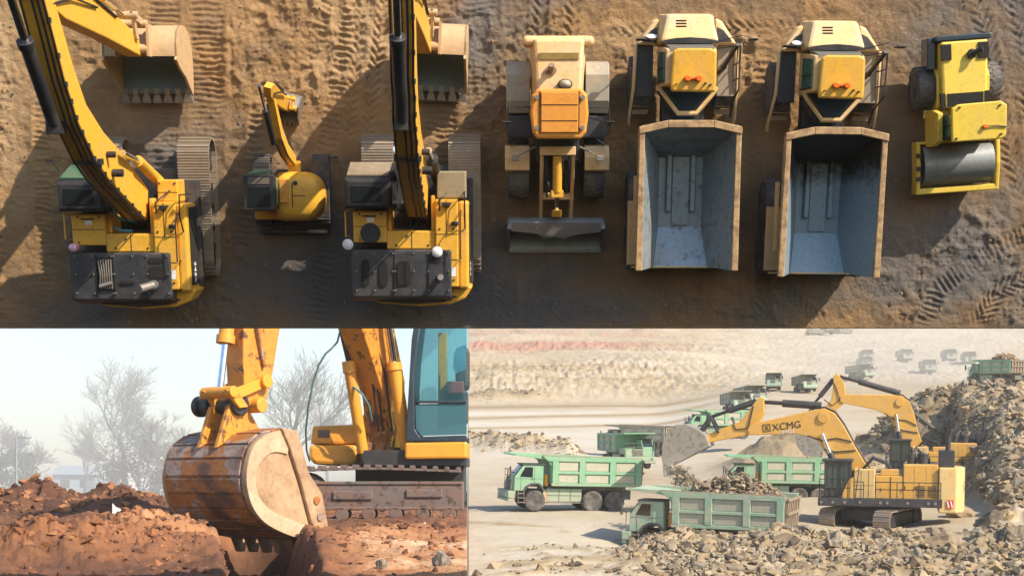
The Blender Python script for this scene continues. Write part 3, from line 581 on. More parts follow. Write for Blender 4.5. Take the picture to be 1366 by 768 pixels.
# ---------------------------------------------------------------- wheel loader
def loader():
    S=Vector((1.28,.0,0)); root=thing('wheel_loader','dusty tan wheel loader with orange cab roof and its bucket lowered','wheel loader',M_TOP,(S.x,S.y,0))
    B=lambda mb,n,m,bev=.03,**k: mb.build(n,m,root,bevel=bev,**k)
    RY=([-1.2,-.2,1.22,2.36,3.2,3.35,9],[-.4,.6,2.0,2.8,3.4,3.52,9.2])
    def RB(mb,n,m,bev=.03,par=None,**k): mb.v=[(v[0],float(np.interp(v[1],*RY)),v[2]) for v in mb.v]; return mb.build(n,m,par or root,bevel=bev,**k)
    for sx in (-1,1):
        tyre(root,(sx*1.08,2.1,.74),.74,.62); tyre(root,(sx*1.08,-.22,.74),.74,.62)
    mb=MB(); mb.box(-.55,.55,.7,3.3,.7,1.35); mb.box(-.45,.45,-1.0,.5,.6,1.2); mb.cyl((0,.6,.5),(0,.6,1.5),.22); mb.box(-.62,.62,.1,.9,.7,1.6); B(mb,'chassis',BLK)
    D=YEL2
    mb=MB(); mb.hexa([(-.98,2.9,1.3),(.98,2.9,1.3),(.98,3.35,1.3),(-.98,3.35,1.3),(-.98,2.9,2.2),(.98,2.9,2.2),(.98,3.25,2.2),(-.98,3.25,2.2)]); RB(mb,'counterweight',D,.1)
    mb=MB(); mb.frustum([(-.74,1.0,1.35),(.74,1.0,1.35),(.80,3.2,1.35),(-.80,3.2,1.35)],[(-.60,1.0,2.62),(.60,1.0,2.62),(.68,3.12,2.45),(-.68,3.12,2.45)]); hood=RB(mb,'engine_hood',D,.08)
    mb=MB(); mb.box(-.54,.54,2.36,2.60,2.50,2.545); RB(mb,'hood_grille',paint('olive_mesh',(.25,.17,.03),(.4,.3,.15),.5,.7),0,hood)
    mb=MB(); mb.cyl((-.22,1.95,2.55),(-.22,1.95,2.62),.16,n=18); mb.cyl((-.22,1.95,2.6),(-.22,2.1,3.1),.085,n=16); RB(mb,'exhaust_pipe',paint('rusty_pipe',(.3,.2,.13),(.2,.1,.05),.6),0,root,smooth=40)
    mb=MB(); mb.cyl((.17,1.42,2.6),(.17,1.42,2.72),.20,n=20); RB(mb,'air_intake',BLK,.02,hood); mb=MB(); mb.revolve((.17,1.42,2.72),(0,0,1),[(.165,0),(.16,.06),(.1,.12),(.03,.14)],20); RB(mb,'intake_cap',paint('dusty_clear_cap',(.4,.34,.26),(.5,.4,.28),.5,.3),0,hood,smooth=50)
    # rear fenders
    for sx in (-1,1):
        mb=MB(); prof=[(1.35,1.0),(1.42,1.55),(1.75,1.72),(2.45,1.72),(2.78,1.5),(2.85,1.1),(2.78,1.1),(2.72,1.45),(2.42,1.64),(1.78,1.64),(1.5,1.5),(1.43,1.0)]
        mb.prism([(sx*.78,y,z) for y,z in prof],(sx*.66,0,0)); B(mb,'rear_fender',paint('dusty_grey_fender',(.34,.31,.25),(.5,.4,.28),.6),.02)
        mb=MB(); mb.box(sx*1.05-.35,sx*1.05+.35,.75,1.35,1.0,1.55); mb.box(sx*1.1-.3,sx*1.1+.3,.35,.75,.6,.8); B(mb,'access_platform',BLK2,.03)
        mb=MB(); mb.tube([(sx*.75,1.4,1.7),(sx*.75,1.55,2.55),(sx*1.38,1.55,2.55),(sx*1.44,.9,2.5),(sx*1.42,.85,1.6)],.025); mb.tube([(sx*1.3,.5,.8),(sx*1.3,.55,2.2),(sx*1.05,.7,2.3)],.022); B(mb,'handrail',BLK,0)
        mb=MB(); mb.prism([(sx*.78,y,z) for y,z in ((.20,1.62),(.44,1.4),(.48,1.05),(.56,1.05),(.52,1.46),(.22,1.72),(-.14,1.72),(-.18,1.62))],(sx*.70,0,0)); B(mb,'front_fender',D,.02)
        mb=MB(); mb.tube([(sx*.62,.5,1.9),(sx*1.18,.2,2.05)],.025); mb.box(sx*1.18-.1,sx*1.18+.1,.10,.26,1.95,2.15); B(mb,'head_light',STEEL,.02)
        mb=MB(); mb.tube([(sx*.85,.5,2.3),(sx*1.3,.35,2.5)],.022); mb.box(sx*1.42-.12,sx*1.42+.12,.33,.38,2.3,2.65); RB(mb,'mirror',BLK,.02)
    # cab with glazing
    mb=MB(); mb.hexa([(-.72,.05,1.3),(.72,.05,1.3),(.74,1.15,1.3),(-.74,1.15,1.3),(-.66,.0,3.15),(.66,.0,3.15),(.68,1.12,3.15),(-.68,1.12,3.15)]); cab=RB(mb,'cab',BLK,.04)
    mb=MB(); mb.hexa([(-.64,.03,2.0),(.64,.03,2.0),(.58,-.06,3.1),(-.58,-.06,3.1),(-.64,-.06,2.0),(.64,-.06,2.0),(.58,-.13,3.1),(-.58,-.13,3.1)]); RB(mb,'windshield',GLSG,0,cab)
    rx=lambda y,w,z:[(-w,y,z),(w,y,z)]
    mb=MB(); o_=[(-.74,.05),(-.60,-.12),(.60,-.12),(.74,.05),(.80,.55),(.76,1.05),(.62,1.22),(-.62,1.22),(-.76,1.05),(-.80,.55)]
    mb.frustum([(x,y,3.16) for x,y in o_],[(x*.96,y*.97+.01,3.34) for x,y in o_]); rf=RB(mb,'cab_roof',ORG,.05,root)
    mb=MB(); mb.box(-.50,.50,.05,1.12,3.335,3.40); RB(mb,'roof_panel',ORG,.02,rf)
    mb=MB(); mb.box(-.49,.49,.78,.795,3.40,3.412); mb.box(-.49,.49,.36,.375,3.40,3.412); mb.box(-.535,-.52,.02,1.15,3.34,3.36); mb.box(.52,.535,.02,1.15,3.34,3.36); RB(mb,'roof_seam',DKBR,0,rf)
    mb=MB(); [mb.cyl((x,y,3.33),(x,y,3.40),.06,n=14) for x in (-.62,.62) for y in (.18,.98)]; RB(mb,'roof_bolt',STEEL,0,rf)
    # lift arms and bucket
    mb=MB()
    for sx in (-1,1): mb.prism([(sx*.44-.05,y,z) for y,z in ((.42,1.9),(.42,2.15),(-.4,1.75),(-1.45,.8),(-1.65,.75),(-1.65,.45),(-1.35,.45),(-.4,1.4))],(.10,0,0))
    mb.box(-.5,.5,-.98,-.78,1.05,1.25); mb.box(-.50,.50,.26,.50,1.85,2.22); B(mb,'lift_arms',YEL2,.02)
    mb=MB(); [mb.cyl((sx*.24,.2,1.1),(sx*.28,-.7,1.3),.075,n=12) for sx in (-1,1)]; B(mb,'lift_cylinder',BLK,0,smooth=40)
    mb=MB(); mb.cyl((0,.25,2.05),(0,-.75,1.88),.13,n=16); mb.box(-.17,.17,-.90,-.70,1.72,1.98); tc=B(mb,'tilt_cylinder',YEL,.01,smooth=40)
    mb=MB(); mb.cyl((0,-.75,1.88),(0,-1.28,1.68),.065,n=14); mb.build('rod',CHR,tc,smooth=40)
    mb=MB(); mb.prism([(-.13,-1.25,1.85),(-.13,-1.45,1.72),(-.13,-1.5,.9),(-.13,-1.3,.9)],(.26,0,0)); B(mb,'bell_crank',YEL,.02)
    mb=MB(); mb.tube([(-.3,.4,2.0),(-.32,-.2,1.95),(-.28,-.9,1.5)],.03); mb.tube([(.3,.4,2.0),(.34,-.1,2.0),(.28,-.8,1.5)],.03); mb.tube([(.15,.4,1.7),(.18,-.4,1.5)],.03); mb.tube([(-.15,.4,1.7),(-.18,-.4,1.5)],.03); B(mb,'hydraulic_hoses',HOSE,0)
    xw=1.38; prof=[(-2.45,.10),(-1.9,.05),(-1.62,.20),(-1.50,.55),(-1.50,1.0),(-1.66,1.28),(-1.80,1.32)]; inn=[(-2.45,.14),(-1.92,.10),(-1.69,.24),(-1.58,.55),(-1.57,.96),(-1.70,1.22),(-1.80,1.27)]
    mb=MB(); mb.loft([[(-xw,y,z) for y,z in prof],[(xw,y,z) for y,z in prof],[(xw,y,z) for y,z in inn],[(-xw,y,z) for y,z in inn],[(-xw,y,z) for y,z in prof]],caps=False,close=False); bk=B(mb,'bucket',paint('blue_grey_bucket_steel',(.34,.42,.47),(.26,.20,.14),.45,.4,.35,sc=2),0,smooth=50)
    mb=MB()
    for x in (-xw-.03,xw-.03): mb.prism([(x,y,z) for y,z in prof+[(-2.12,.9),(-2.42,.25)]],(.06,0,0))
    mb.build('side_plate',STEEL,bk)
    mb=MB(); mb.prism([(-1.3,-1.86,1.30),(-.55,-1.94,1.28),(-.32,-2.08,1.22),(0,-2.03,1.25),(.25,-2.11,1.20),(.5,-1.98,1.26),(1.3,-1.88,1.29),(1.3,-1.62,1.34),(-1.3,-1.62,1.34)],(0,0,.04)); mb.build('spill_guard',STEEL,bk)
    mb=MB(); mb.box(-xw,xw,-2.56,-2.42,.06,.12); mb.build('cutting_edge',STEEL,bk,bevel=.01)
loader()

# ---------------------------------------------------------------- articulated dump trucks
def dumper():
    S=Vector((4.85,0,0)); root=thing('articulated_dump_truck','yellow articulated dump truck with empty bed beside the wheel loader, its wheels hidden','dump truck',M_TOP,(S.x,S.y,0),group='articulated dump trucks with empty beds')
    B=lambda mb,n,m,bev=.03,**k: mb.build(n,m,root,bevel=bev,**k)
    RY=([-9,.5,.72,1.3,2.5,2.75,4.15,9],[-8.5,1.0,1.25,1.93,3.05,3.27,4.10,8.95])
    def RB(mb,n,m,bev=.03,**k): mb.v=[(v[0],float(np.interp(v[1],*RY)),v[2]) for v in mb.v]; return mb.build(n,m,k.pop('par',root),bevel=bev,**k)
    HP=paint('faded_yellow_hood',(.72,.49,.20),(.68,.52,.36),.85,.5)
    for sx in (-1,1):
        tyre(root,(sx*1.22,2.3,.72),.72,.60,hubm=RIM); tyre(root,(sx*1.22,-.9,.70),.70,.60,hubm=RIM); tyre(root,(sx*1.22,-2.32,.70),.70,.60,hubm=RIM)
    mb=MB(); mb.box(-.5,.5,-2.7,.9,.75,1.15); mb.box(-.6,.6,1.2,4.0,.7,1.3); mb.cyl((0,1.35,.6),(0,1.35,1.35),.25); B(mb,'chassis',BLK)
    # hood
    mb=MB(); mb.frustum([(-.92,2.7,1.3),(.92,2.7,1.3),(.80,4.15,1.2),(-.80,4.15,1.2)],[(-.80,2.75,2.42),(.80,2.75,2.42),(.60,4.02,2.1),(-.60,4.02,2.1)]); hood=RB(mb,'engine_hood',HP,.09)
    mb=MB()
    for k in range(3):
        y=3.42+.13*k; z=2.42-(y-2.75)*.252; mb.box(-.36,-.08,y,y+.055,z-.03,z+.012)
    RB(mb,'hood_vent',DKBR,0,par=hood)
    mb=MB(); mb.prism([(-.78,2.78,2.43),(-.4,2.90,2.43),(0,2.94,2.43),(.4,2.90,2.43),(.78,2.78,2.43),(.78,2.70,2.43),(-.78,2.70,2.43)],(0,0,.03)); RB(mb,'wiper_cowl',BLK,0,par=hood)
    for sx in (-1,1):
        mb=MB(); mb.frustum([(sx*.82,2.75,1.5),(sx*.82,3.95,1.5),(sx*1.0,3.8,1.5),(sx*1.42,2.75,1.5)],[(sx*.82,2.75,1.78),(sx*.78,3.85,1.7),(sx*.92,3.75,1.7),(sx*1.36,2.75,1.78)]); RB(mb,'front_fender',HP,.04)
        mb=MB(); mb.prism([(sx*.84,2.8,1.782),(sx*.82,3.5,1.74),(sx*1.0,3.35,1.74),(sx*1.25,2.85,1.782)],(0,0,.02)); RB(mb,'fender_grip_panel',BLK,0)
        mb=MB(); mb.box(min(sx*.9,sx*1.38),max(sx*.9,sx*1.38),1.25,2.74,1.42,1.55); RB(mb,'side_platform',BLK2 if sx<0 else paint('dusty_tread_plate',(.3,.26,.2),(.4,.3,.2),.7),.02)
        mb=MB(); [mb.box(min(sx*.95,sx*1.40),max(sx*.95,sx*1.40),.86+.16*k,.98+.16*k,.7+.22*k,.75+.22*k) for k in range(3)]; RB(mb,'access_steps',paint('dusty_step',(.35,.24,.14),(.4,.3,.2),.6),.01)
        mb=MB(); mb.tube([(sx*1.40,2.75,1.6),(sx*1.42,2.2,1.62),(sx*1.44,1.5,1.6),(sx*1.52,.75,1.0),(sx*1.5,.62,.8)],.05); RB(mb,'fender_edge',HP,0,smooth=50)
    # cab
    mb=MB(); mb.hexa([(-.78,1.45,1.4),(.78,1.45,1.4),(.78,2.72,1.4),(-.78,2.72,1.4),(-.70,1.5,2.95),(.66,1.5,2.95),(.66,2.50,2.95),(-.70,2.50,2.95)]); cab=RB(mb,'cab',HP,.04)
    mb=MB(); mb.hexa([(-.64,2.62,2.1),(.64,2.62,2.1),(.60,2.40,2.95),(-.60,2.40,2.95),(-.66,2.76,2.1),(.66,2.76,2.1),(.60,2.53,2.95),(-.60,2.53,2.95)]); RB(mb,'windshield',glass('dusty_windscreen',(.20,.20,.18),.3),0,par=cab)
    mb=MB(); mb.hexa([(-.76,1.62,1.9),(-.76,2.5,1.9),(-.72,2.4,2.88),(-.72,1.62,2.88),(-.80,1.62,1.9),(-.80,2.5,1.9),(-.755,2.4,2.88),(-.755,1.62,2.88)]); RB(mb,'side_window',GLSG,0,par=cab)
    mb=MB(); mb.box(-.78,-.755,1.58,1.63,1.6,2.9); mb.box(-.815,-.79,1.95,2.0,1.9,2.9); RB(mb,'door_frame',BLK,0,par=cab)
    mb=MB(); o_=[(-.56,1.30),(.66,1.28),(.68,1.5),(.66,2.42),(.5,2.50),(-.4,2.50),(-.54,2.42),(-.58,1.5)]
    mb.frustum([(x,y,2.97) for x,y in o_],[(x*.97,y*.99+.02,3.12) for x,y in o_]); rf=RB(mb,'cab_roof',YEL,.05,par=root)
    mb=MB(); mb.cyl((-.12,1.66,3.12),(-.12,1.66,3.24),.09,n=14); mb.cyl((.18,1.66,3.12),(.18,1.66,3.24),.09,n=14); mb.box(-.2,.26,1.62,1.70,3.12,3.20); RB(mb,'beacon',AMB,.02,par=rf)
    mb=MB(); mb.cyl((-.42,1.50,3.12),(-.42,1.50,3.30),.02); mb.cyl((.36,1.52,3.12),(.36,1.52,3.22),.03); mb.cyl((.5,1.48,3.12),(.5,1.48,3.2),.03); RB(mb,'roof_antenna',BLK,0,par=rf)
    # tapered guard behind the cab
    mb=MB(); mb.frustum([(-.80,1.40,1.5),(.80,1.40,1.5),(.30,.72,1.5),(-.30,.72,1.5)],[(-.66,1.44,2.28),(.66,1.44,2.28),(.18,.90,2.2),(-.18,.90,2.2)]); RB(mb,'rear_guard',GLSB,.03)
    mb=MB(); mb.tube([(-.80,1.46,2.32),(-.70,1.3,2.34),(-.26,.84,2.3),(.26,.84,2.3),(.70,1.3,2.34),(.80,1.46,2.32)],.06); RB(mb,'guard_rim',HP,0,smooth=50)
    # mirrors, rails, exhaust
    mb=MB(); mb.tube([(-.85,2.75,1.8),(-1.25,2.95,2.5),(-1.3,2.9,2.5)],.022); mb.box(-1.48,-1.22,2.78,2.86,2.35,2.75); mb.tube([(.75,2.75,2.3),(1.35,2.98,2.75),(1.6,2.9,2.7)],.022); mb.box(1.55,1.80,2.76,2.84,2.5,2.9); RB(mb,'mirror',BLK,.02)
    mb=MB(); mb.revolve((-1.0,3.0,1.95),(0,.6,.6),[(.05,-.1),(.14,-.06),(.15,.08),(.05,.1)],16); mb.cyl((-1.0,2.95,1.6),(-1.0,2.98,1.9),.03); RB(mb,'work_light',WHT,0,smooth=50)
    mb=MB(); mb.tube([(1.36,2.6,1.55),(1.36,2.6,2.6),(1.36,1.4,2.55),(1.36,1.1,1.5),(1.4,.8,.9)],.025); mb.tube([(1.36,2.15,1.55),(1.36,2.15,2.58)],.02); mb.tube([(1.36,1.7,1.55),(1.36,1.7,2.56)],.02); mb.tube([(1.36,2.6,2.1),(1.36,1.25,2.05)],.02); mb.tube([(.75,2.55,2.35),(1.36,2.62,2.6)],.02); RB(mb,'handrail',BLK,0)
    mb=MB(); mb.cyl((.95,1.95,1.5),(.98,2.05,2.2),.09,n=14); mb.cyl((.98,2.05,2.2),(1.22,2.62,2.95),.065,n=14); RB(mb,'exhaust_pipe',BLK,0,smooth=40)
    # ---- dump bed: floor with raised channel, sloped walls, headboard, open tail
    zf,zr=1.20,3.12; y0,y1=-2.86,1.05; bt=.62; tp=1.26
    def shell(inner):
        pass
    mb=MB()
    # outer skins
    for sx in (-1,1):
        mb.hexa([(sx*(bt+.06),y0,zf),(sx*bt,y0,zf),(sx*bt,y1-.85,zf),(sx*(bt+.06),y1-.85,zf),(sx*(tp+.06),y0,zr-.01),(sx*tp,y0,zr-.01),(sx*tp,y1-.05,zr-.01),(sx*(tp+.06),y1-.05,zr-.01)])
    mb.hexa([(-bt-.05,-1.75,zf-.10),(bt+.05,-1.75,zf-.10),(bt+.05,y1-.85,zf-.10),(-bt-.05,y1-.85,zf-.10),(-bt-.05,-1.75,zf-.01),(bt+.05,-1.75,zf-.01),(bt+.05,y1-.85,zf-.01),(-bt-.05,y1-.85,zf-.01)])
    mb.hexa([(-.95,y0,zf+.36),(.95,y0,zf+.36),(bt+.05,-1.75,zf-.10),(-bt-.05,-1.75,zf-.10),(-.95,y0,zf+.45),(.95,y0,zf+.45),(bt+.05,-1.75,zf-.011),(-bt-.05,-1.75,zf-.011)])
    # headboard: three facets
    mb.hexa([(-.62,y1-.85,zf),(.62,y1-.85,zf),(.62,y1-.78,zf),(-.62,y1-.78,zf),(-1.28,y1-.34,2.6),(1.28,y1-.34,2.6),(1.28,y1-.28,2.6),(-1.28,y1-.28,2.6)])
    mb.hexa([(-1.30,y1-.34,2.602),(1.30,y1-.34,2.602),(1.30,y1-.28,2.602),(-1.30,y1-.28,2.602),(-1.30,y1-.06,zr),(1.30,y1-.06,zr),(1.30,y1,zr),(-1.30,y1,zr)])
    bed=B(mb,'dump_bed',BED,.0)
    mb=MB(); mb.box(-.24,.24,-1.7,y1-.82,zf+.0,zf+.05)
    for sx in (-1,1): mb.hexa([(sx*.34-.10,-1.3,zf+.01),(sx*.34+.10,-1.3,zf+.01),(sx*.34+.10,y1-.8,zf+.01),(sx*.34-.10,y1-.8,zf+.01),(sx*.34-.06,-1.3,zf+.16),(sx*.34+.06,-1.3,zf+.16),(sx*.34+.06,y1-.76,zf+.16),(sx*.34-.06,y1-.76,zf+.16)])
    mb.build('floor_ribs',BED,bed,bevel=.012)
    mb=MB()
    for sx in (-1,1): mb.hexa([(sx*tp-.02,y0,zr-.12),(sx*(tp+.16),y0,zr-.12),(sx*(tp+.16),y1-.12,zr-.12),(sx*tp-.02,y1-.12,zr-.12),(sx*tp-.02,y0,zr+.06),(sx*(tp+.16),y0,zr+.06),(sx*(tp+.12),y1-.12,zr+.06),(sx*tp-.02,y1-.12,zr+.06)]) if sx>0 else mb.hexa([(-(tp+.16),y0,zr-.12),(-tp+.02,y0,zr-.12),(-tp+.02,y1-.12,zr-.12),(-(tp+.16),y1-.12,zr-.12),(-(tp+.16),y0,zr+.06),(-tp+.02,y0,zr+.06),(-tp+.02,y1-.12,zr+.06),(-(tp+.12),y1-.12,zr+.06)])
    mb.build('side_rail',RIM,bed,bevel=.02)
    mb=MB(); h=[(-1.40,y1-.12),(-.62,y1+.05),(.62,y1+.05),(1.40,y1-.12)]
    for (xa,ya),(xb,yb) in zip(h[:-1],h[1:]): mb.hexa([(xa,ya-.12,zr-.1),(xb,yb-.12,zr-.1),(xb,yb+.08,zr-.1),(xa,ya+.08,zr-.1),(xa,ya-.12,zr+.09),(xb,yb-.12,zr+.09),(xb,yb+.08,zr+.09),(xa,ya+.08,zr+.09)])
    mb.build('headboard_rim',RIM,bed,bevel=.02)
    mb=MB(); [mb.box(sx*1.40-.04,sx*1.40+.04,-2.2,-.3,2.2,2.5) for sx in (-1,1)]; mb.box(-1.42,1.42,y0-.03,y0+.02,zf+.42,zf+.50); [mb.hexa([(sx*(bt+.08),y,zf),(sx*(bt+.16),y,zf),(sx*(bt+.16),y+.16,zf),(sx*(bt+.08),y+.16,zf),(sx*(tp+.07),y,zr-.13),(sx*(tp+.15),y,zr-.13),(sx*(tp+.15),y+.16,zr-.13),(sx*(tp+.07),y+.16,zr-.13)]) for sx in (-1,1) for y in (-2.7,-2.0,-1.2,-.4)]
    mb.build('outer_ribs',HP,bed,bevel=.01)
    mb=MB(); [mb.box(sx*1.48-.06,sx*1.48+.06,-2.8,-1.0,1.55,1.62) for sx in (-1,1)]; [mb.box(min(sx*1.0,sx*1.5),max(sx*1.0,sx*1.5),-2.8,-1.0,1.62,1.66) for sx in (-1,1)]; B(mb,'rear_fender',HP,.01)
    r2=dup(root,M_TOP,(8.83,-.18,0),(0,0,R(-.5)),'yellow articulated dump truck with empty bed beside the roller, left wheels showing')
    m,t,bs=nodes('muddy_bed_steel'); tc=N(t,'ShaderNodeTexCoord'); sx_=N(t,'ShaderNodeSeparateXYZ'); t.links.new(tc.outputs['Object'],sx_.inputs[0]); nn=N(t,'ShaderNodeTexNoise',Scale=1.6,Detail=8.0,Roughness=.7); t.links.new(tc.outputs['Object'],nn.inputs['Vector'])
    ad=N(t,'ShaderNodeMath',operation='MULTIPLY_ADD'); t.links.new(nn.outputs[0],ad.inputs[0]); ad.inputs[1].default_value=2.4; t.links.new(sx_.outputs[1],ad.inputs[2]); rm=ramp(t,N(t,'ShaderNodeMapRange').outputs[0],[(.40,0.0),(.60,1.0)]); mr=[n for n in t.nodes if n.type=='MAP_RANGE'][0]; t.links.new(ad.outputs[0],mr.inputs[0]); mr.inputs[1].default_value=-.5; mr.inputs[2].default_value=2.6
    n2=N(t,'ShaderNodeTexNoise',Scale=9.0,Detail=6.0); t.links.new(tc.outputs['Object'],n2.inputs['Vector']); r2_=ramp(t,n2.outputs[0],[(.35,(.20,.30,.37)),(.6,(.27,.35,.41)),(.75,(.30,.27,.23))])  # steel stops keep the sky reflection painted in as blue
    t.links.new(mixc(t,rm.outputs[0],r2_.outputs[0],(.035,.028,.022)),bs.inputs['Base Color']); bs.inputs['Roughness'].default_value=.45; bs.inputs['Metallic'].default_value=.3
    for ch in r2.children:
        if ch.name.startswith('dump_bed'):
            ch.data=ch.data.copy(); ch.data.materials[0]=m
            for g in ch.children:
                if g.name.startswith('floor_ribs'): g.data=g.data.copy(); g.data.materials[0]=m
dumper()

# ---------------------------------------------------------------- roller
def roller():
    S=P(1264,143,0); root=thing('road_roller','lemon yellow single drum roller with a wide blue grey steel drum','roller',M_TOP,(S.x,S.y,0),(0,0,R(4)))
    RY=([-3.02,-2.8,-1.12,-1.0,0,.14,1.95,2.12],[-2.42,-2.25,-1.02,-.95,-.1,0,1.75,1.9])
    def RB(mb,n,m,bev=0,par=None,**k): mb.v=[(v[0],float(np.interp(v[1],*RY)),v[2]) for v in mb.v]; return mb.build(n,m,par or root,bevel=bev,**k)
    def B(mb,n,m,bev=.03,**k): return mb.build(n,m,root,bevel=bev,**k) if n=='drum' else RB(mb,n,m,bev,**k)
    def K(px,py,z):
        v=Matrix.Rotation(-R(4),3,'Z')@(P(px,py,z)-S); return v
    for sx in (-1,1): tyre(root,(.0+sx*.92,.55,.62),.62,.52,hubm=YEL,lugs=20)
    mb=MB(); mb.frustum([(-.72,.0,.7),(.72,.0,.7),(.72,1.95,.7),(-.72,1.95,.7)],[(-.62,.05,1.62),(.62,.05,1.62),(.66,1.95,1.5),(-.66,1.95,1.5)]); hood=B(mb,'engine_hood',YELB,.07)
    mb=MB()
    mb.hexa([(-.50,.10,1.60),(.50,.10,1.60),(.50,.48,1.60),(-.50,.48,1.60),(-.50,.10,1.635),(.50,.10,1.635),(.50,.48,1.62),(-.50,.48,1.62)])
    for sx in (-1,1): mb.hexa([(sx*.60-.07,.06,1.55),(sx*.60+.07,.06,1.55),(sx*.62+.07,.5,1.5),(sx*.62-.07,.5,1.5),(sx*.60-.07,.06,1.63),(sx*.60+.06,.06,1.63),(sx*.62+.06,.5,1.615),(sx*.62-.07,.5,1.615)]); mb.hexa([(sx*.52-.14,1.42,1.5),(sx*.52+.14,1.42,1.5),(sx*.52+.14,1.86,1.46),(sx*.52-.14,1.86,1.46),(sx*.52-.14,1.42,1.585),(sx*.52+.14,1.42,1.585),(sx*.52+.14,1.86,1.545),(sx*.52-.14,1.86,1.545)])
    RB(mb,'hood_vent',DKBR,0,hood)
    mb=MB(); mb.box(-.80,.76,1.95,2.12,.6,1.5); mb.box(-.98,-.74,1.2,2.1,.7,1.3); B(mb,'rear_grille',GLSB,.03)
    mb=MB(); mb.revolve((.18,1.55,1.55),(0,0,1),[(.12,0),(.14,.05),(.10,.1)],16); mb.cyl((.18,1.55,1.62),(.42,1.66,1.78),.075,n=14); B(mb,'exhaust_pipe',BLK,0,smooth=40)
    for sx in (-1,1):
        mb=MB(); mb.prism([(sx*.66,y,z) for y,z in ((-.2,.75),(-.15,1.2),(.15,1.42),(.95,1.42),(1.2,1.2),(1.25,.9),(1.15,.9),(1.1,1.15),(.9,1.34),(.2,1.34),(-.05,1.15),(-.1,.75))],(sx*.08,0,0)); B(mb,'fender',YELB,.02)
    # operator platform and cab
    mb=MB(); mb.box(-.86,.80,-1.05,-.0,.75,1.35); B(mb,'platform',YELB,.04)
    mb=MB(); mb.prism([(-.90,y,z) for y,z in ((-1.25,.8),(-1.2,1.55),(-1.0,2.0),(-.1,2.0),(.02,1.5),(.02,.8))],(.16,0,0)); B(mb,'side_wall',YELB,.03)
    mb=MB(); mb.box(-.66,.66,-.98,-.06,1.35,2.58); cab=B(mb,'cab',BLK,.03)
    mb=MB(); mb.box(-.68,-.655,-.88,-.16,1.5,2.5); RB(mb,'side_window',GLSG,0,cab)
    mb=MB(); [mb.box(-.695,-.665,y,y+.05,1.4,2.58) for y in (-.9,-.55,-.2)]; RB(mb,'window_bars',BLK2,0,cab)
    mb=MB(); o_=[(-.72,-1.08),(.66,-1.08),(.78,-.95),(.80,.0),(.62,.16),(-.55,.14),(-.74,.0)]
    mb.frustum([(x,y,2.6) for x,y in o_],[(x*.98,y*.99,2.72) for x,y in o_]); rf=RB(mb,'cab_roof',YELB,.03,root)
    mb=MB(); mb.cyl((.18,-.62,2.72),(.18,-.62,2.80),.07,n=14); RB(mb,'beacon',AMB,.015,rf); mb=MB(); mb.tube([(.2,-.62,2.76),(.5,-.62,2.75),(.78,-.68,2.74)],.018); [mb.cyl((x,y,2.7),(x,y,2.76),.035,n=10) for x,y in ((-.6,-.95),(.62,-.9),(-.52,.02),(.58,.0))]; RB(mb,'roof_fitting',BLK,0,rf)
    mb=MB(); mb.box(-.5,.2,.04,.14,2.1,2.55); B(mb,'windscreen_rear',GLSB,.01)
    # drum and frame
    mb=MB(); yc=-1.62; r=.60
    mb.revolve((0,yc,r),(1,0,0),[(r*.3,-.96),(r*.94,-.94),(r*.94,-1.0),(r,-1.0),(r,1.0),(r*.94,1.0),(r*.94,.94),(r*.3,.96)],56); B(mb,'drum',paint('drum_steel',(.30,.32,.33),(.18,.17,.16),.45,.4,.45,sc=2.2),0,smooth=30)
    mb=MB()
    for sx in (-1,1): mb.prism([(sx*1.14-.06,y,z) for y,z in ((-2.95,.5),(-2.95,.95),(-2.0,1.05),(-1.0,1.0),(-1.0,.5))],(.12,0,0)); mb.cyl((sx*1.0,-1.95,r),(sx*1.12,-1.95,r),.25,n=18)
    mb.box(-1.2,1.2,-3.02,-2.80,.45,.95); mb.box(-1.2,1.2,-1.12,-.98,.5,.95); B(mb,'drum_frame',YELB,.03)
    mb=MB(); [mb.box(-1.08-.15,-1.08+.0,y,y+.16,1.06,1.10) for y in (-2.5,-2.1,-1.6)]; B(mb,'frame_bracket',BLK,0)
roller()
# =================================================================== THE DIGGING SITE (lower left of the photograph)
EDGE=-.0330                                    # the left site ends where the pit begins
LY=paint('site_orange_paint',(.66,.27,.025),(.28,.14,.06),.45,.4,sc=2.4,dark=(.10,.05,.025))
LYB=paint('site_orange_bright',(.74,.33,.03),(.35,.18,.07),.3,.4,sc=2)
def rusty(name):
    m,t,b=nodes(name); tc=N(t,'ShaderNodeTexCoord')
    n=N(t,'ShaderNodeTexNoise',Scale=1.9,Detail=8.0,Roughness=.68); t.links.new(tc.outputs['Object'],n.inputs['Vector'])
    mp=N(t,'ShaderNodeMapping'); mp.inputs['Rotation'].default_value=(0,0,R(36)); mp.inputs['Scale'].default_value=(.9,3.2,3.4); t.links.new(tc.outputs['Object'],mp.inputs[0])
    n2=N(t,'ShaderNodeTexNoise',Scale=6.0,Detail=9.0,Roughness=.75); t.links.new(mp.outputs[0],n2.inputs['Vector'])
    a=ramp(t,n.outputs[0],[(.30,(.07,.034,.024)),(.42,(.15,.072,.045)),(.48,(.42,.16,.03)),(.535,(.36,.14,.035)),(.57,(.36,.29,.26)),(.63,(.30,.22,.185)),(.74,(.12,.06,.042))])
    d=ramp(t,n2.outputs[0],[(.46,0.0),(.66,.7)]); c=mixc(t,d.outputs[0],a.outputs[0],(.095,.048,.032)); t.links.new(c,b.inputs['Base Color'])
    b.inputs['Roughness'].default_value=.6; b.inputs['Metallic'].default_value=.15
    bp=N(t,'ShaderNodeBump',Strength=.5,Distance=.01); t.links.new(n2.outputs[0],bp.inputs['Height']); t.links.new(bp.outputs[0],b.inputs['Normal']); return m
RUST=rusty('rusty_bucket_steel')
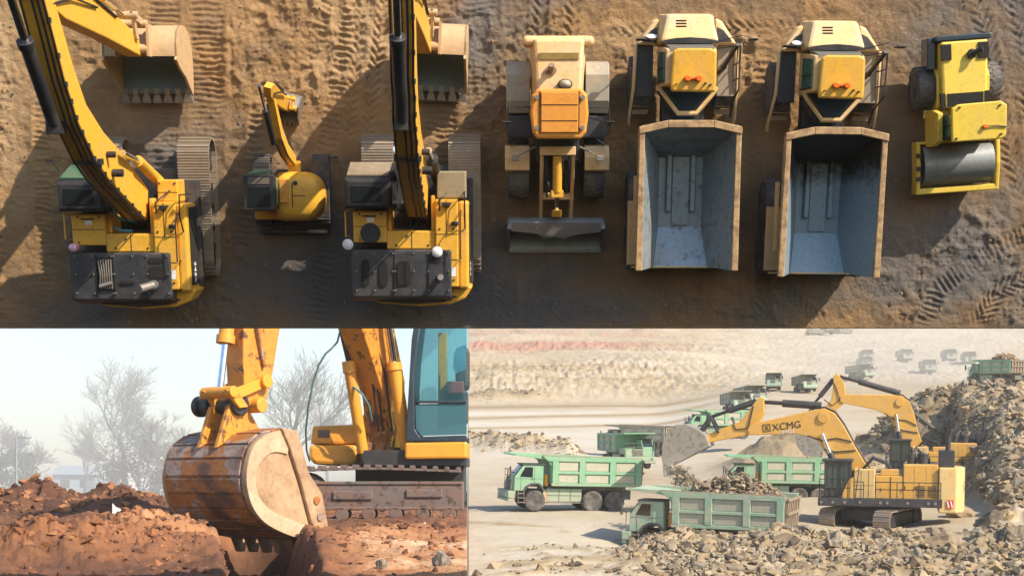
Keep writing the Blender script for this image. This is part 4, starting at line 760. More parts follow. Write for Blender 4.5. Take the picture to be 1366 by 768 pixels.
PLATE=paint('sandy_worn_plate',(.47,.32,.19),(.24,.135,.07),.95,.55,sc=2.1)
UCAR=paint('muddy_undercarriage',(.135,.12,.12),(.20,.105,.07),.95,.7,sc=2.6,dark=(.05,.032,.025),mud=(-.1,.5),mudc=(.16,.085,.055))
FRM=paint('navy_cab_frame',(.018,.035,.055),(.08,.07,.065),.2,.4)

def left_ground():
    ny,nx=430,420
    yy=6.6*np.exp(np.linspace(0,math.log(190/6.6),ny)); uu=np.linspace(-.47,EDGE,nx)
    U,Y=np.meshgrid(uu,yy); X=U*Y
    Z=np.full(X.shape,-.5); Z-=.004*np.clip(Y-30,0,400)
    pxx=U*F+CX
    c=lambda px,d:((px-CX)/F*d,d)
    def g(px,d,rx,ry,ang=0):
        x0,y0=c(px,d); dx,dy=X-x0,Y-y0; ca,sa=math.cos(ang),math.sin(ang); return np.exp(-(((dx*ca+dy*sa)/rx)**2+((-dx*sa+dy*ca)/ry)**2))
    n1=fbm(X*1.3,Y*1.3,5,11); rd=ridged(X*1.6,Y*1.4,5,13)
    Z+=.05*(n1-.5)+.05*(fbm(X*5,Y*5,4,3)-.5)
    mound=g(205,10.2,.50,.75,.4)*.30+g(245,11.2,.30,.42)*.27+g(150,9.2,.7,.6)*.20+g(60,8.6,.6,.5)*.20+g(20,9.2,.5,.9)*.1
    Z+=.72*mound*(.8+.7*(rd-.4))+mound*.4*(fbm(X*7,Y*7,4,9)-.45)
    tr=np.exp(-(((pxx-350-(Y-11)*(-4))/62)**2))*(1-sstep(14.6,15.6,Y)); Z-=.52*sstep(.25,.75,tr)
    wall=g(450,11.0,.30,2.2,-.1)*.10+g(560,10.2,.7,.9)*.06+g(520,13.5,1.1,1.0)*.08; Z+=wall*(.8+.7*(rd-.5))
    Z+=.05*np.sin(Y*9+2*n1*3)*np.exp(-((tr-.35)/.2)**2)
    rub=g(90,21,2.2,2.2)*.40+g(20,19.5,1.2,2.0)*.45+g(200,22,1.1,2.0)*.24+g(150,19,1.3,1.6)*.18+g(300,24,1.8,2)*.12
    e1,i1=worley(X*2.1,Y*1.4,5); e2,i2=worley(X*5,Y*3.2,6); Z+=.55*rub*(.6+.9*(n1-.4)+.7*(i1-.4)*(1-e1)+.45*(i2-.4)*(1-e2))
    cr1,ci1=worley(X*9,Y*7,41); cr2,ci2=worley(X*20,Y*16,42); soft=np.clip(.35+mound*3+wall*2,0,1); Z+=soft*(.075*(ci1-.3)*(1-cr1)+.040*(ci2-.3)*(1-cr2)+.07*(fbm(X*13,Y*10,5,43)-.5))*(1-sstep(18,26,Y))
    und=g(500,17.2,1.6,.8)*.10; Z+=und*(rd+.2)
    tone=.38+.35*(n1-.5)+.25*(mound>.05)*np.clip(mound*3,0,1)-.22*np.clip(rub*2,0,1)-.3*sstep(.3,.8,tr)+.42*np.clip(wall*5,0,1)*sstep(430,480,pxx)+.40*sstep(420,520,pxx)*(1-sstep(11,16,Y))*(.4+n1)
    tone=np.where(Y>32,tone*.0+.30+.2*(fbm(X*.2,Y*.2,3,2)-.5),tone)
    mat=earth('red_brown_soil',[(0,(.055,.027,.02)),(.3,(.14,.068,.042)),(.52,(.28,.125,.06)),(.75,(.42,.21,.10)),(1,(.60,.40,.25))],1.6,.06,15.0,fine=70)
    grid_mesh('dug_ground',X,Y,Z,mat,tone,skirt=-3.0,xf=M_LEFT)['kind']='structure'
    pts=[];sz=[]; r=np.random.default_rng(8); w=mound*1.6+rub*1.1+wall*1.8+.05
    while len(pts)<9000:
        i,j=r.integers(2,ny-60),r.integers(1,nx-4)
        if r.random()<w[i,j]*1.4: pts.append((X[i,j],Y[i,j],Z[i,j])); sz.append((.006+.045*r.random()**5)*(1+(Y[i,j]-8)*.12))
    scatter('soil_clods',pts,sz,mat,M_LEFT,seed=4,tr=(.15,.62))['kind']='stuff'
    def zat(px,d):
        i=int(np.argmin(abs(yy-d))); j=int(np.argmin(abs(uu-(px-CX)/F))); return Z[i,j]
    return zat
LZ=left_ground()

def left_excavator():
    base=Vector((-1.75,17.8,-.5)); root=thing('crawler_excavator','orange excavator with rusty bucket in the red soil and a teal glazed cab','excavator',M_LEFT,base)
    B=lambda mb,n,m,bev=.012,par=None,**k: mb.build(n,m,par or root,org=base,bevel=bev,**k)
    D=17.5
    def A(px,py,d=D): return L(px,py,d)
    def slab(pts,d0,d1):      # outline in pixels extruded between two depths, kept at true width
        mb=MB(); a=[A(x,y,d0) for x,y in pts]; b=[Vector((p.x,p.y+(d1-d0),p.z)) for p in a]; mb.frustum(a,b); return mb
    # --- undercarriage
    xr=A(620,650,17.2).x; xl=A(372,650,17.2).x
    mb=MB(); zc=-.5+.36; r=.33; n=46; per=[]
    x0,x1=xl+r,xr-.02
    # upper and lower shoe runs, idler end on the left
    def shoe(px_,pz,tx,tz,nx_,nz):
        h=.068
        def q(a,y,b): return (px_+tx*a+nx_*b, y, pz+tz*a+nz*b)
        for a0,a1,b0,b1 in ((-h,h,-.03,0),(h*.3,h*.9,-.005,.035)):
            mb.hexa([q(a0,17.15,b0),q(a1,17.15,b0),q(a1,17.65,b0),q(a0,17.65,b0),q(a0,17.15,b1),q(a1,17.15,b1),q(a1,17.65,b1),q(a0,17.65,b1)])
    k=0.0
    while x0+k<x1: shoe(x0+k,zc+r+.02*math.sin(k*2.0),1,0,0,1); shoe(x0+k,zc-r,-1,0,0,-1); k+=.145
    for i in range(8): a=math.pi/2+math.pi*(i+.5)/8; shoe(x0+r*math.cos(a),zc+r*math.sin(a),-math.sin(a),math.cos(a),math.cos(a),math.sin(a))
    tk=B(mb,'track',UCAR,0)
    mb=MB(); mb.box(x0+.02,x1,17.22,17.58,zc-.19,zc+.17); mb.box(x0+.35,x0+.85,17.19,17.23,zc-.06,zc+.05); mb.box(x1-.72,x1-.26,17.19,17.23,zc-.03,zc+.07); mb.box(x0+.05,x1-.01,17.20,17.24,zc+.13,zc+.172); mb.box(x0+.05,x1-.01,17.20,17.24,zc-.19,zc-.15); B(mb,'track_frame',UCAR,.012,tk)
    mb=MB(); [mb.cyl((x0+.12+.34*i,17.2,zc-.24),(x0+.12+.34*i,17.6,zc-.24),.085,n=14) for i in range(7) if x0+.12+.34*i<x1-.12]; B(mb,'rollers',UCAR,.01,tk)
    mb=MB(); mb.revolve((x0,17.4,zc),(0,1,0),[(.05,-.18),(.25,-.15),(.29,0),(.25,.15),(.05,.18)],22); B(mb,'idler_wheel',UCAR,0,tk,smooth=40)
    mb=MB(); mb.box(xl+.9,A(622,0,18.6).x,17.75,18.6,zc-.1,zc+.42); mb.cyl((-1.15,18.3,zc+.4),(-1.15,18.3,zc+.62),.5,n=26); B(mb,'swing_base',BLK,.01)
    # --- house
    xr2=A(622,600,17.55).x
    mb=slab([(485,600),(622.5,600),(622.5,621),(485,621)],17.6,18.9); B(mb,'deck',BLK,.01)
    mb=slab([(540,590),(622.8,588),(622.8,611),(540,612)],17.5,18.9); B(mb,'cab_base',LYB,.03)
    mb=slab([(417,568),(473,566),(476,592),(414,592)],18.1,19.3); b1=B(mb,'tool_box',LYB,.03)
    mb=slab([(424,573),(440,573),(440,583),(424,583)],18.085,18.11); B(mb,'box_latch',UCAR,.005,b1)
    mb=slab([(412,593),(477,593),(479,612),(470,621),(418,619),(412,610)],18.0,19.3); B(mb,'lower_box',LYB,.05)
    mb=slab([(484,552),(530,548),(538,604),(482,606)],18.0,18.5); B(mb,'boom_foot',LY,.02)
    mb=MB(); [mb.cyl(A(x,y,17.9),A(x,y,18.6),.055,n=12) for x,y in ((497,560),(512,556),(505,580),(522,575),(492,595))]; [mb.tube([A(x,548,17.92),A(x+4,575,17.92),A(x-3,603,17.95)],.02) for x in (490,500,515,525)]; B(mb,'pivot_pin',RUST,.006,smooth=40)
    # --- cab: frame, glazing, seat
    fr=[(541,588),(549,452),(558,400),(622.6,396),(622.6,404),(563,408),(557,452),(552,500),(553,572),(560,582),(622.6,580),(622.6,589)]
    mb=MB()
    for d in (17.5,18.55):
        a=[A(x,y,d) for x,y in fr]
        if d>18: a=[Vector((p.x/d*17.5,p.y,(p.z+0)/d*17.5)) for p in a]
        mb.prism(a,(0,.07,0))
    x541=A(541,588).x; x549=A(549,452).x; x558=A(558,400).x
    for (xa,za),(xb,zb) in (((x541,A(541,588).z),(x549,A(549,452).z)),((x549,A(549,452).z),(x558,A(558,400).z))):
        for y in (17.57,18.47): mb.hexa([(xa,y,za),(xa+.07,y,za),(xa+.07,y+.08,za),(xa,y+.08,za),(xb,y,zb),(xb+.07,y,zb),(xb+.07,y+.08,zb),(xb,y+.08,zb)])
    mb.box(x558,A(622.6,0).x,17.57,18.55,A(0,404).z-.02,A(0,398).z)
    p=A(556,536); mb.box(p.x,A(622.6,0).x,17.49,17.53,p.z-.012,p.z+.02)
    cab=B(mb,'cab_frame',FRM,.012)
    def pane(name,pts,col,fac):
        m,t,b=nodes(name+'_glass'); b.inputs['Base Color'].default_value=c4(col); b.inputs['Roughness'].default_value=.12; b.inputs['Specular IOR Level'].default_value=.9
        tr=N(t,'ShaderNodeBsdfTransparent'); tr.inputs[0].default_value=(.62,.86,.90,1); mx=N(t,'ShaderNodeMixShader'); mx.inputs[0].default_value=fac
        t.links.new(tr.outputs[0],mx.inputs[1]); t.links.new(b.outputs[0],mx.inputs[2]); t.links.new(mx.outputs[0],t.nodes['Material Output'].inputs[0])
        mb=MB(); mb.prism([A(x,y,17.52) for x,y in pts],(0,.012,0)); return B(mb,name,m,0,cab)
    pane('door_window',[(557,455),(564,409),(622.5,405),(622.5,534),(554,537),(553,500)],(.06,.15,.18),.22)
    pane('lower_window',[(554,539),(622.5,537),(622.5,579),(562,581),(555,572)],(.06,.16,.20),.78)
    mb=MB(); mb.prism([Vector((A(x,y).x,18.56,A(x,y).z)) for x,y in ((554,572),(553,500),(557,455),(563,409),(622,405),(622,534),(554,537))],(0,.01,0)); m=glass('far_pane',(.35,.6,.65),.1); 
    t=m.node_tree; tr=N(t,'ShaderNodeBsdfTransparent'); mx=N(t,'ShaderNodeMixShader'); mx.inputs[0].default_value=.3; t.links.new(tr.outputs[0],mx.inputs[1]); t.links.new(t.nodes['Principled BSDF'].outputs[0],mx.inputs[2]); t.links.new(mx.outputs[0],t.nodes['Material Output'].inputs[0]); B(mb,'far_window',m,0,cab)
    mb=MB(); q=A(606,520,18); mb.box(q.x-.12,q.x+.18,17.8,18.25,q.z-.45,q.z); mb.box(q.x+.02,q.x+.2,17.82,18.22,q.z,q.z+.55); B(mb,'seat',BLK2,.05)
    mb=MB(); q=A(590,480,18); mb.box(q.x-.05,q.x+.06,17.9,18.1,q.z-.9,q.z+.35); B(mb,'door_pillar',LYB,.01)
    mb=MB(); q=A(612,515,17.8); mb.box(q.x-.16,q.x+.07,17.7,17.9,q.z-.1,q.z+.06); B(mb,'control_console',paint('red_console',(.4,.06,.06)),.02)
    mb=MB(); mb.prism([A(x,y,17.6) for x,y in ((606,470),(613,462),(622,460),(622,492),(608,498),(604,490))],(0,.02,0)); B(mb,'mirror_face',CHR,.0)
    # --- boom: from the foot up and out towards the arm
    foot=A(512,575,18.25); elbow=A(452,330,16.6); tip=A(370,235,14.9)
    side=Vector((.81,-.59,0)).normalized()
    def beam(pts,ws,hw):  # ribbon box: pts in space, in-plane half widths ws, thickness hw across
        rings=[]
        for i,pnt in enumerate(pts):
            t=(pts[min(i+1,len(pts)-1)]-pts[max(i-1,0)]).normalized(); nrm=side.cross(t).normalized()
            rings.append([pnt+nrm*ws[i]+side*hw,pnt+nrm*ws[i]-side*hw,pnt-nrm*ws[i]-side*hw,pnt-nrm*ws[i]+side*hw])
        mb=MB(); mb.loft(rings); return mb
    bo=B(beam([foot,A(512,520,18.0),A(494,450,17.6),A(472,385,17.1),elbow,A(415,280,15.8),tip],[.16,.24,.30,.32,.30,.26,.16],.19),'boom',LY,.015)
    mb=MB(); [mb.tube([A(505+k*6,575,17.85),A(496+k*6,500,17.65),A(474+k*6,430,17.3),A(450+k*6,370,16.8)],.018) for k in (0,1,3)]; B(mb,'boom_hoses',HOSE,0,bo,smooth=50)
    mb=MB(); mb.cyl(A(543,600,17.75),A(526,490,17.6),.085,n=16); mb.cyl(A(526.5,494,17.6),A(525.5,484,17.6),.10,n=16); c1=B(mb,'boom_cylinder',LYB,0,smooth=40)
    mb=MB(); mb.cyl(A(526,490,17.6),A(514,410,17.3),.05,n=12); B(mb,'rod',CHR,0,c1,smooth=40)
    mb=MB(); mb.cyl(A(484,603,17.85),A(466,490,17.6),.075,n=16); mb.cyl(A(467,497,17.6),A(465,482,17.6),.09,n=16); c2=B(mb,'boom_cylinder',LYB,0,smooth=40)
    mb=MB(); mb.cyl(A(466,485,17.6),A(452,425,17.35),.035,n=12); B(mb,'rod',BLK,0,c2,smooth=40)
    mb=MB(); mb.tube([A(454,440,17.3),A(450,456,17.25),A(443,464,17.2),A(434,472,17.2),A(425,487,17.2),A(417,512,17.25),A(411,545,17.3),A(408,575,17.5),A(409,600,17.7),A(413,614,17.9)],.013,8); mb.tube([A(470,515,17.6),A(483,525,17.5),A(492,540,17.5),A(496,560,17.6)],.015); B(mb,'hydraulic_hose',plain('teal_hose',(.08,.16,.17),.5),0,smooth=50)
    # --- bucket
    p_=Vector((math.sin(R(36)),math.cos(R(36)),0)); w_=Vector((math.cos(R(36)),-math.sin(R(36)),0)); Zv=Vector((0,0,1))
    O=A(325,712,13.35); O.z=-.5
    def W(p,q,w): return O+p_*p+Zv*q+w_*w
    prof=[(.56,1.05),(.25,.99),(.10,.88),(.03,.74),(0,.56),(.03,.40),(.10,.26),(.22,.15),(.42,.06),(.66,-.02),(.95,-.08)]
    wl=-1.18
    def shell(th):
        out=[]
        for i,(a,b) in enumerate(prof):
            c=(.5,.5); dx,dy=c[0]-a,c[1]-b; l=math.hypot(dx,dy); out.append((a+dx/l*th,b+dy/l*th))
        return out
    mb=MB(); inn=shell(.045)
    mb.loft([[W(a,b,wl) for a,b in prof],[W(a,b,0) for a,b in prof],[W(a,b,0) for a,b in inn],[W(a,b,wl) for a,b in inn],[W(a,b,wl) for a,b in prof]],caps=False,close=False)
    bk=B(mb,'bucket',RUST,0,smooth=60)
    mb=MB()
    out=shell(-.022)
    for k in range(len(prof)-1):
        f0,f1=.06,.90
        a0=[out[k][i]+(out[k+1][i]-out[k][i])*f0 for i in (0,1)]; a1=[out[k][i]+(out[k+1][i]-out[k][i])*f1 for i in (0,1)]
        b0=[prof[k][i]+(prof[k+1][i]-prof[k][i])*f0 for i in (0,1)]; b1=[prof[k][i]+(prof[k+1][i]-prof[k][i])*f1 for i in (0,1)]
        mb.hexa([W(*b0,wl+.03),W(*b0,-.05),W(*b1,-.05),W(*b1,wl+.03),W(*a0,wl+.03),W(*a0,-.05),W(*a1,-.05),W(*a1,wl+.03)])
    B(mb,'wear_strips',RUST,.008,bk)
    sp=[(.60,1.06),(.30,1.01),(.10,.90),(.02,.74),(-.015,.56),(.02,.38),(.10,.23),(.24,.11),(.45,.02),(.72,-.06),(.98,-.06)]
    def chk(q,n=2):
        for _ in range(n):
            o=[q[0]]
            for u,v in zip(q[:-1],q[1:]): o+=[(u[0]*.75+v[0]*.25,u[1]*.75+v[1]*.25),(u[0]*.25+v[0]*.75,u[1]*.25+v[1]*.75)]
            q=o+[q[-1]]
        return q
    inr=[(.55,.80),(.36,.83),(.22,.76),(.13,.66),(.11,.54),(.13,.42),(.20,.32),(.31,.24),(.50,.17),(.72,.10),(.90,.06)]
    sp=chk(sp); inr=chk(inr); mb=MB()
    for k in range(len(sp)-1): mb.prism([W(*sp[k],.031),W(*sp[k+1],.031),W(*inr[k+1],.031),W(*inr[k],.031)],w_*.018)
    w2=MB(); w2.prism([W(a,b,-.02) for a,b in sp],w_*.05); B(w2,'side_plate',PLATE,.006,bk)
    B(mb,'wear_rim',paint('polished_wear_plate',(.56,.42,.28),(.30,.18,.10),.6,.5,sc=2.6),0)
    mb=MB(); mb.prism([W(a,b,wl-.03) for a,b in sp],w_*.05); B(mb,'side_plate',PLATE,.012,bk)
    mb=MB(); mb.prism([W(a,b,.034) for a,b in ((.44,1.06),(.66,1.04),(.74,.86),(.82,.62),(1.02,.40),(1.12,.02),(1.10,-.09),(.99,-.10),(.86,.12),(.72,.50),(.56,.86))],w_*.045); sc_=B(mb,'side_cutter',PLATE,.012,bk)
    mb=MB(); [mb.cyl(W(a,b,.07),W(a,b,.095),.045,n=14) for a,b in ((.93,.33),(.98,.16),(1.04,.0))]; B(mb,'cutter_bolt',RUST,.004,sc_)
    for k in range(6):
        w=wl+.09+(-.16-wl)*k/5
        mb=MB(); pa=[W(.86,-.05,w-.06),W(.86,-.05,w+.06),W(1.02,-.05,w+.06),W(1.02,-.05,w-.06)]; pb=[W(.93,-.23,w-.04),W(.93,-.23,w+.04),W(1.0,-.23,w+.04),W(1.0,-.23,w-.04)]; mb.frustum(pa,pb); B(mb,'tooth',PLATE,.01,bk)
    for s in (-.72,-.46):
        mb=MB(); mb.prism([W(a,b,s) for a,b in ((.02,.86),(.18,1.28),(.30,1.36),(.42,1.30),(.62,1.04),(.3,.98))],w_*.055); B(mb,'bucket_ear',LY,.01,bk)
    mb=MB(); mb.cyl(W(.30,1.30,-.98),W(.30,1.30,-.36),.085,n=18); [mb.cyl(W(.30,1.30,a),W(.30,1.30,a+.07),.11,n=18) for a in (-1.0,-.84,-.42)]; B(mb,'bucket_pin',BLK,.01,smooth=40)
    # arm: vertical box section leaning back to the boom
    atop=W(.75,3.35,-.50); arms=[W(.50,1.28,-.50),W(.55,1.7,-.50),W(.62,2.3,-.50),atop]
    side=w_
    ar=B(beam(arms,[.13,.21,.27,.30],.13),'arm',LY,.015)
    mb=MB(); mb.cyl(W(.22,1.95,-.50),W(.38,3.2,-.50),.075,n=16); mb.cyl(W(.215,1.92,-.5),W(.225,2.0,-.5),.095,n=16); c3=B(mb,'bucket_cylinder',LYB,0,smooth=40)
    mb=MB(); mb.cyl(W(.14,1.42,-.50),W(.22,1.95,-.50),.035,n=12); B(mb,'rod',CHR,0,c3,smooth=40)
    mb=MB()
    for s in (-.70,-.36): mb.prism([W(a,b,s) for a,b in ((.10,1.40),(.20,1.46),(.60,1.60),(.62,1.50),(.2,1.34))],w_*.05); mb.prism([W(a,b,s) for a,b in ((.06,1.44),(.2,1.44),(.36,1.28),(.24,1.26))],w_*.05)
    mb.cyl(W(.14,1.42,-.74),W(.14,1.42,-.28),.06); mb.cyl(W(.58,1.55,-.74),W(.58,1.55,-.26),.07); mb.cyl(W(.50,1.30,-.72),W(.50,1.30,-.26),.075); B(mb,'bucket_link',LYB,.008,smooth=40)
    mb=MB(); mb.tube([W(.62,2.5,-.66),W(.36,2.2,-.68),W(.40,1.9,-.68),W(.55,1.75,-.66)],.02); mb.tube([W(.60,2.6,-.34),W(.50,2.1,-.33),W(.60,1.7,-.34)],.02); [mb.box(*sum(([q-.04,q+.04] for q in W(.6,z,-.66)),[])) for z in (2.05,2.35)]; B(mb,'arm_hoses',RUST,0,ar,smooth=50)
    # arm head and boom tip joined behind the yard
    mb=MB(); mb.cyl(atop+w_*-.28,atop+w_*.28,.12); B(mb,'arm_pin',BLK,0,smooth=40)
    B(beam([tip,atop+Vector((0,0,-.1))],[.16,.15],.11),'boom_nose',LY,.01)
left_excavator()

# ---------------------------------------------------------------- litter, stones
def flake(name,label,px,d,pts,mat,tilt,up=.0):
    z=LZ(px,d)+up; c=Vector(((px-CX)/F*d,d,z)); mb=MB(); mb.prism([(x,0,zz) for x,zz in pts],(0,.012,0))
    o=mb.build(name,mat,None); o.matrix_world=M_LEFT@Matrix.Translation(c)@Euler(tilt).to_matrix().to_4x4(); tag(o,label,'litter'); return o
WSH=paint('white_plastic_sheet',(.58,.63,.64),(.36,.24,.17),.6,.4,sc=9)
flake('plastic_scrap','white jagged plastic scrap standing in the brown rubble left of the bucket',158,12.9,[(-.07,.15),(-.03,.115),(.02,.10),(.085,.105),(.08,.06),(.06,.03),(.05,-.01),(-.01,-.04),(-.06,.03)],WSH,(R(-8),R(4),R(8)),.16)
flake('plastic_scrap','small pale scrap lying against the dark lower side of the bucket',205,15.0,[(-.09,.02),(.0,.07),(.08,.06),(.07,.0),(-.05,-.03)],WSH,(R(-30),0,0),.06)
for px,d,s,lab in ((28,14.6,.035,'small white stone at the left end of the brown rubble'),(86,13.4,.032,'round white stone on the soil in front of the brown rubble'),(535,15.4,.05,'pale pinkish stone by the track rollers'),(566,15.5,.05,'white stone nearest the right end of the track')):
    o=scatter('white_stone',[((px-CX)/F*d,d,LZ(px,d)+s*.4)],[s],WSH if 'white' in lab else paint('pink_stone',(.62,.42,.34),rough=.7),M_LEFT,templates=ROCKS2,seed=int(px)); tag(o,lab,'stone')
DST=paint('grey_mottled_stone',(.12,.11,.10),(.42,.36,.28),.7,.8,sc=14)
for px,d,s,lab in ((588,8.1,.085,'dark mottled stone in the foreground at the right end of the red soil'),(509,8.0,.06,'split grey stone in the foreground soil below the track')):
    o=scatter('foreground_stone',[((px-CX)/F*d,d,LZ(px,d)+s*.3)],[s],DST,M_LEFT,templates=ROCKS2,seed=int(px)+3); tag(o,lab,'stone')
# ---------------------------------------------------------------- bare winter trees, pole, far sheds
def bare_tree(px,d,h,spread,label,seed,mat,leaf=None,levels=5,crown_mat=None,nb=4,ty=None):
    r=random.Random(seed); base=Vector(((px-CX)/F*d,d,-.5-.004*(d-30))); root=thing('bare_tree',label,'tree',M_LEFT,base,group='bare trees behind the digging site')
    tr=MB(); br=MB(); tw=MB(); 
    def grow(p,dirv,ln,rad,lev):
        rad=max(rad,.014)
        pts=[p]; q=p.copy(); dv=dirv.copy()
        for k in range(3):
            dv=(dv+Vector((r.uniform(-.16,.16),r.uniform(-.16,.16),r.uniform(-.02,.12)))).normalized(); q=q+dv*ln/3; pts.append(q.copy())
        (tr if lev==0 else br if lev<3 else tw).tube(pts,[rad,rad*.85,rad*.7,rad*.5],5 if lev<2 else 3)
        if lev>=levels: return
        n=nb+(1 if lev in(1,2) else 0)
        for k in range(n):
            t=r.uniform(.35,1.0) if k else 1.0
            i=min(2,int(t*3)); bp=pts[i].lerp(pts[i+1],t*3-i)
            ax=Vector((r.gauss(0,1),r.gauss(0,1),r.gauss(.25,.5))).normalized(); nd=(dv*(1.0 if k else 1.6)+ax*spread).normalized()
            grow(bp,nd,ln*r.uniform(.55,.78),rad*.5,lev+1)
    grow(Vector((0,0,-.1)),Vector((0,0,1)),h*.36,h*.022,0)
    tr.build('trunk',mat,root,smooth=60); br.build('limbs',mat,root,smooth=60)
    tw.build('twigs',crown_mat or mat,root)
BARK=plain('grey_bark',(.13,.125,.12),.9); TWIG=plain('grey_twigs',(.16,.17,.165),.9)
bare_tree(168,84,10.7,1.14,'tall wide spreading bare tree behind the rubble, left of the bucket',3,BARK,crown_mat=TWIG)
bare_tree(226,80,6.8,1.08,'lower bare tree just left of the bucket, with crooked limbs',12,BARK,crown_mat=TWIG)
bare_tree(398,78,9.3,0.84,'slender bare tree between the bucket arm and the boom',21,BARK,crown_mat=TWIG)
bare_tree(436,96,7.6,1.08,'small faint bare tree just left of the boom cylinder',33,BARK,crown_mat=TWIG)
bare_tree(30,84,5.9,1.08,'low bushy bare tree at the left edge beside the pole',41,BARK,crown_mat=TWIG)
bare_tree(112,100,5.1,1.08,'short bare tree between the pole and the tall spreading tree',52,BARK,crown_mat=TWIG)
def shrub(px,d,h,w,label,seed,col):
    r=random.Random(seed); base=Vector(((px-CX)/F*d,d,-.5-.004*(d-30))); root=thing('dark_shrub',label,'shrub',M_LEFT,base)
    mb=MB(); m=plain('shrub_leaf',col,.9)
    cl=[(Vector((r.uniform(-w,w)*.5,r.uniform(-w,w)*.4,h*r.uniform(.15,.85)*(1))),r.uniform(.25,.5)*w*.6) for _ in range(16)]
    for _ in range(3600):
        c,s=r.choice(cl); v=Vector((r.gauss(0,1),r.gauss(0,1),r.gauss(0,1))).normalized()*s*r.random()**.4; p=c+v
        if p.z<0: continue
        a=Vector((r.gauss(0,1),r.gauss(0,1),r.gauss(0,1))).normalized()*.09; b=a.cross(Vector((r.gauss(0,1),r.gauss(0,1),r.gauss(0,1)))).normalized()*.05
        mb.add([p-a,p+b,p+a,p-b],[(0,1,2,3)])
    mb.build('foliage',m,root); t=MB(); [t.tube([(0,0,0),(c.x*.5,c.y*.5,c.z*.6),tuple(c)],.04,5) for c,_ in cl[:8]]; t.build('stems',BARK,root)
shrub(188,82,3.4,3.6,'dense dark shrub under the tall spreading bare tree',5,(.075,.085,.085))
shrub(20,80,2.9,2.4,'dark thin shrub at the far left beside the pole',6,(.09,.10,.10))
mb=MB(); base=Vector(((22-CX)/F*58,58,-.6)); rt=thing('utility_pole','thin grey pole with a short arm at the far left','pole',M_LEFT,base); mb.cyl((0,0,0),(0,0,2.55),.055,.04,10); mb.build('pole',plain('galvanised',(.35,.40,.44),.5,.5),rt,smooth=40); mb=MB(); mb.tube([(0,0,2.5),(.2,0,2.58),(.45,0,2.56)],.025); mb.box(.4,.62,-.05,.05,2.52,2.57); mb.build('lamp_arm',plain('galvanised_arm',(.35,.40,.44),.5,.5),rt)
def shed(px0,px1,d,h,label,wc,rc,name='shed'):
    x0,x1=(px0-CX)/F*d,(px1-CX)/F*d; zb=-.5-.004*(d-30); base=Vector(((x0+x1)/2,d,zb)); rt=thing(name,label,'building',M_LEFT,base); w=(x1-x0)/2
    mb=MB(); mb.box(-w,w,0,4,0,h); mb.build('walls',plain(name+'_wall',wc,.8),rt)
    mb=MB(); mb.prism([(-w-.2,-.3,h),(-w-.2,4.3,h),(-w-.2,2,h+.7)],(2*w+.4,0,0)); mb.build('roof',plain(name+'_roof',rc,.7),rt)
    for k in range(int(w*1.2)+1):
        x=-w+.6+k*1.5
        if x<w-.8: mb=MB(); mb.box(x,x+.7,-.03,.02,h*.35,h*.75); mb.build('window',GLS,rt)
    mb=MB(); mb.box(w-.75,w-.1,-.035,.02,0.0,h*.8); mb.build('door',plain(name+'_door',(.15,.2,.25),.6),rt)
shed(70,128,104,1.5,'low pale blue shed behind the rubble, left of the white sheds',(.34,.45,.55),(.28,.36,.44))
shed(136,160,96,2.2,'small white hut in the middle of the far sheds',(.72,.72,.74),(.45,.42,.45),'site_hut')
shed(164,214,100,1.7,'long pinkish white shed beside the bucket, lowest roof',(.68,.63,.66),(.52,.46,.5),'long_shed')
shed(352,415,110,1.5,'pale shed seen between bucket and undercarriage',(.66,.68,.7),(.5,.5,.54),'far_shed')

# pale volume added to wash out and soften the trees beyond the site
def softening_mist():
    me=bpy.data.meshes.new('softening_mist'); bm=bmesh.new(); bmesh.ops.create_icosphere(bm,subdivisions=3,radius=1.0); bm.to_mesh(me); bm.free()
    m=bpy.data.materials.new('softening_mist'); m.use_nodes=True; t=m.node_tree
    for n in list(t.nodes):
        if n.type!='OUTPUT_MATERIAL': t.nodes.remove(n)
    v=t.nodes.new('ShaderNodeVolumePrincipled'); v.inputs['Color'].default_value=(.93,.97,1.0,1); v.inputs['Anisotropy'].default_value=-.25; v.inputs['Density'].default_value=.0075
    t.links.new(v.outputs[0],t.nodes['Material Output'].inputs['Volume']); me.materials.append(m)
    o=bpy.data.objects.new('softening_mist',me); COL.objects.link(o); o.matrix_world=M_LEFT@Matrix.Translation((-26,74,2))@Matrix.Diagonal((23,20,11,1)); o['kind']='stuff'
softening_mist()
# =================================================================== THE OPEN PIT (lower right of the photograph)
MINT=paint('mint_green_paint',(.17,.40,.235),(.42,.38,.30),.5,.55,sc=1.1,mud=(.5,2.3),mudc=(.36,.33,.26))
MPAL=paint('dusty_mint_paint',(.27,.44,.31),(.52,.47,.38),.8,.6,sc=1.2)
PANEL=paint('dusty_recess_panel',(.40,.40,.31),(.48,.43,.34),.6,.7,sc=1.5)
DUSTY=paint('dust_covered_metal',(.12,.12,.11),(.36,.31,.24),.5,.7)
DGRN=paint('grey_green_dusty_paint',(.22,.235,.18),(.42,.38,.30),.7,.7)
BROWN=paint('brown_dusty_metal',(.22,.17,.12),(.36,.29,.2),.7,.7)
RIMP=paint('pale_wheel_rim',(.38,.36,.27),(.42,.37,.28),.6,.7,sc=3)
RUBD=paint('dusty_rubber',(.05,.05,.05),(.30,.26,.21),.6,.85,sc=2.5)
MY=paint('pit_yellow_paint',(.70,.38,.06),(.48,.36,.20),.45,.5,sc=1.1)
MYP=paint('pit_pale_yellow_paint',(.66,.45,.17),(.55,.44,.28),.6,.55,sc=1.1)
SHV=paint('scraped_bucket_steel',(.34,.32,.28),(.45,.38,.28),.55,.45,.35,sc=1.4,dark=(.15,.13,.11))

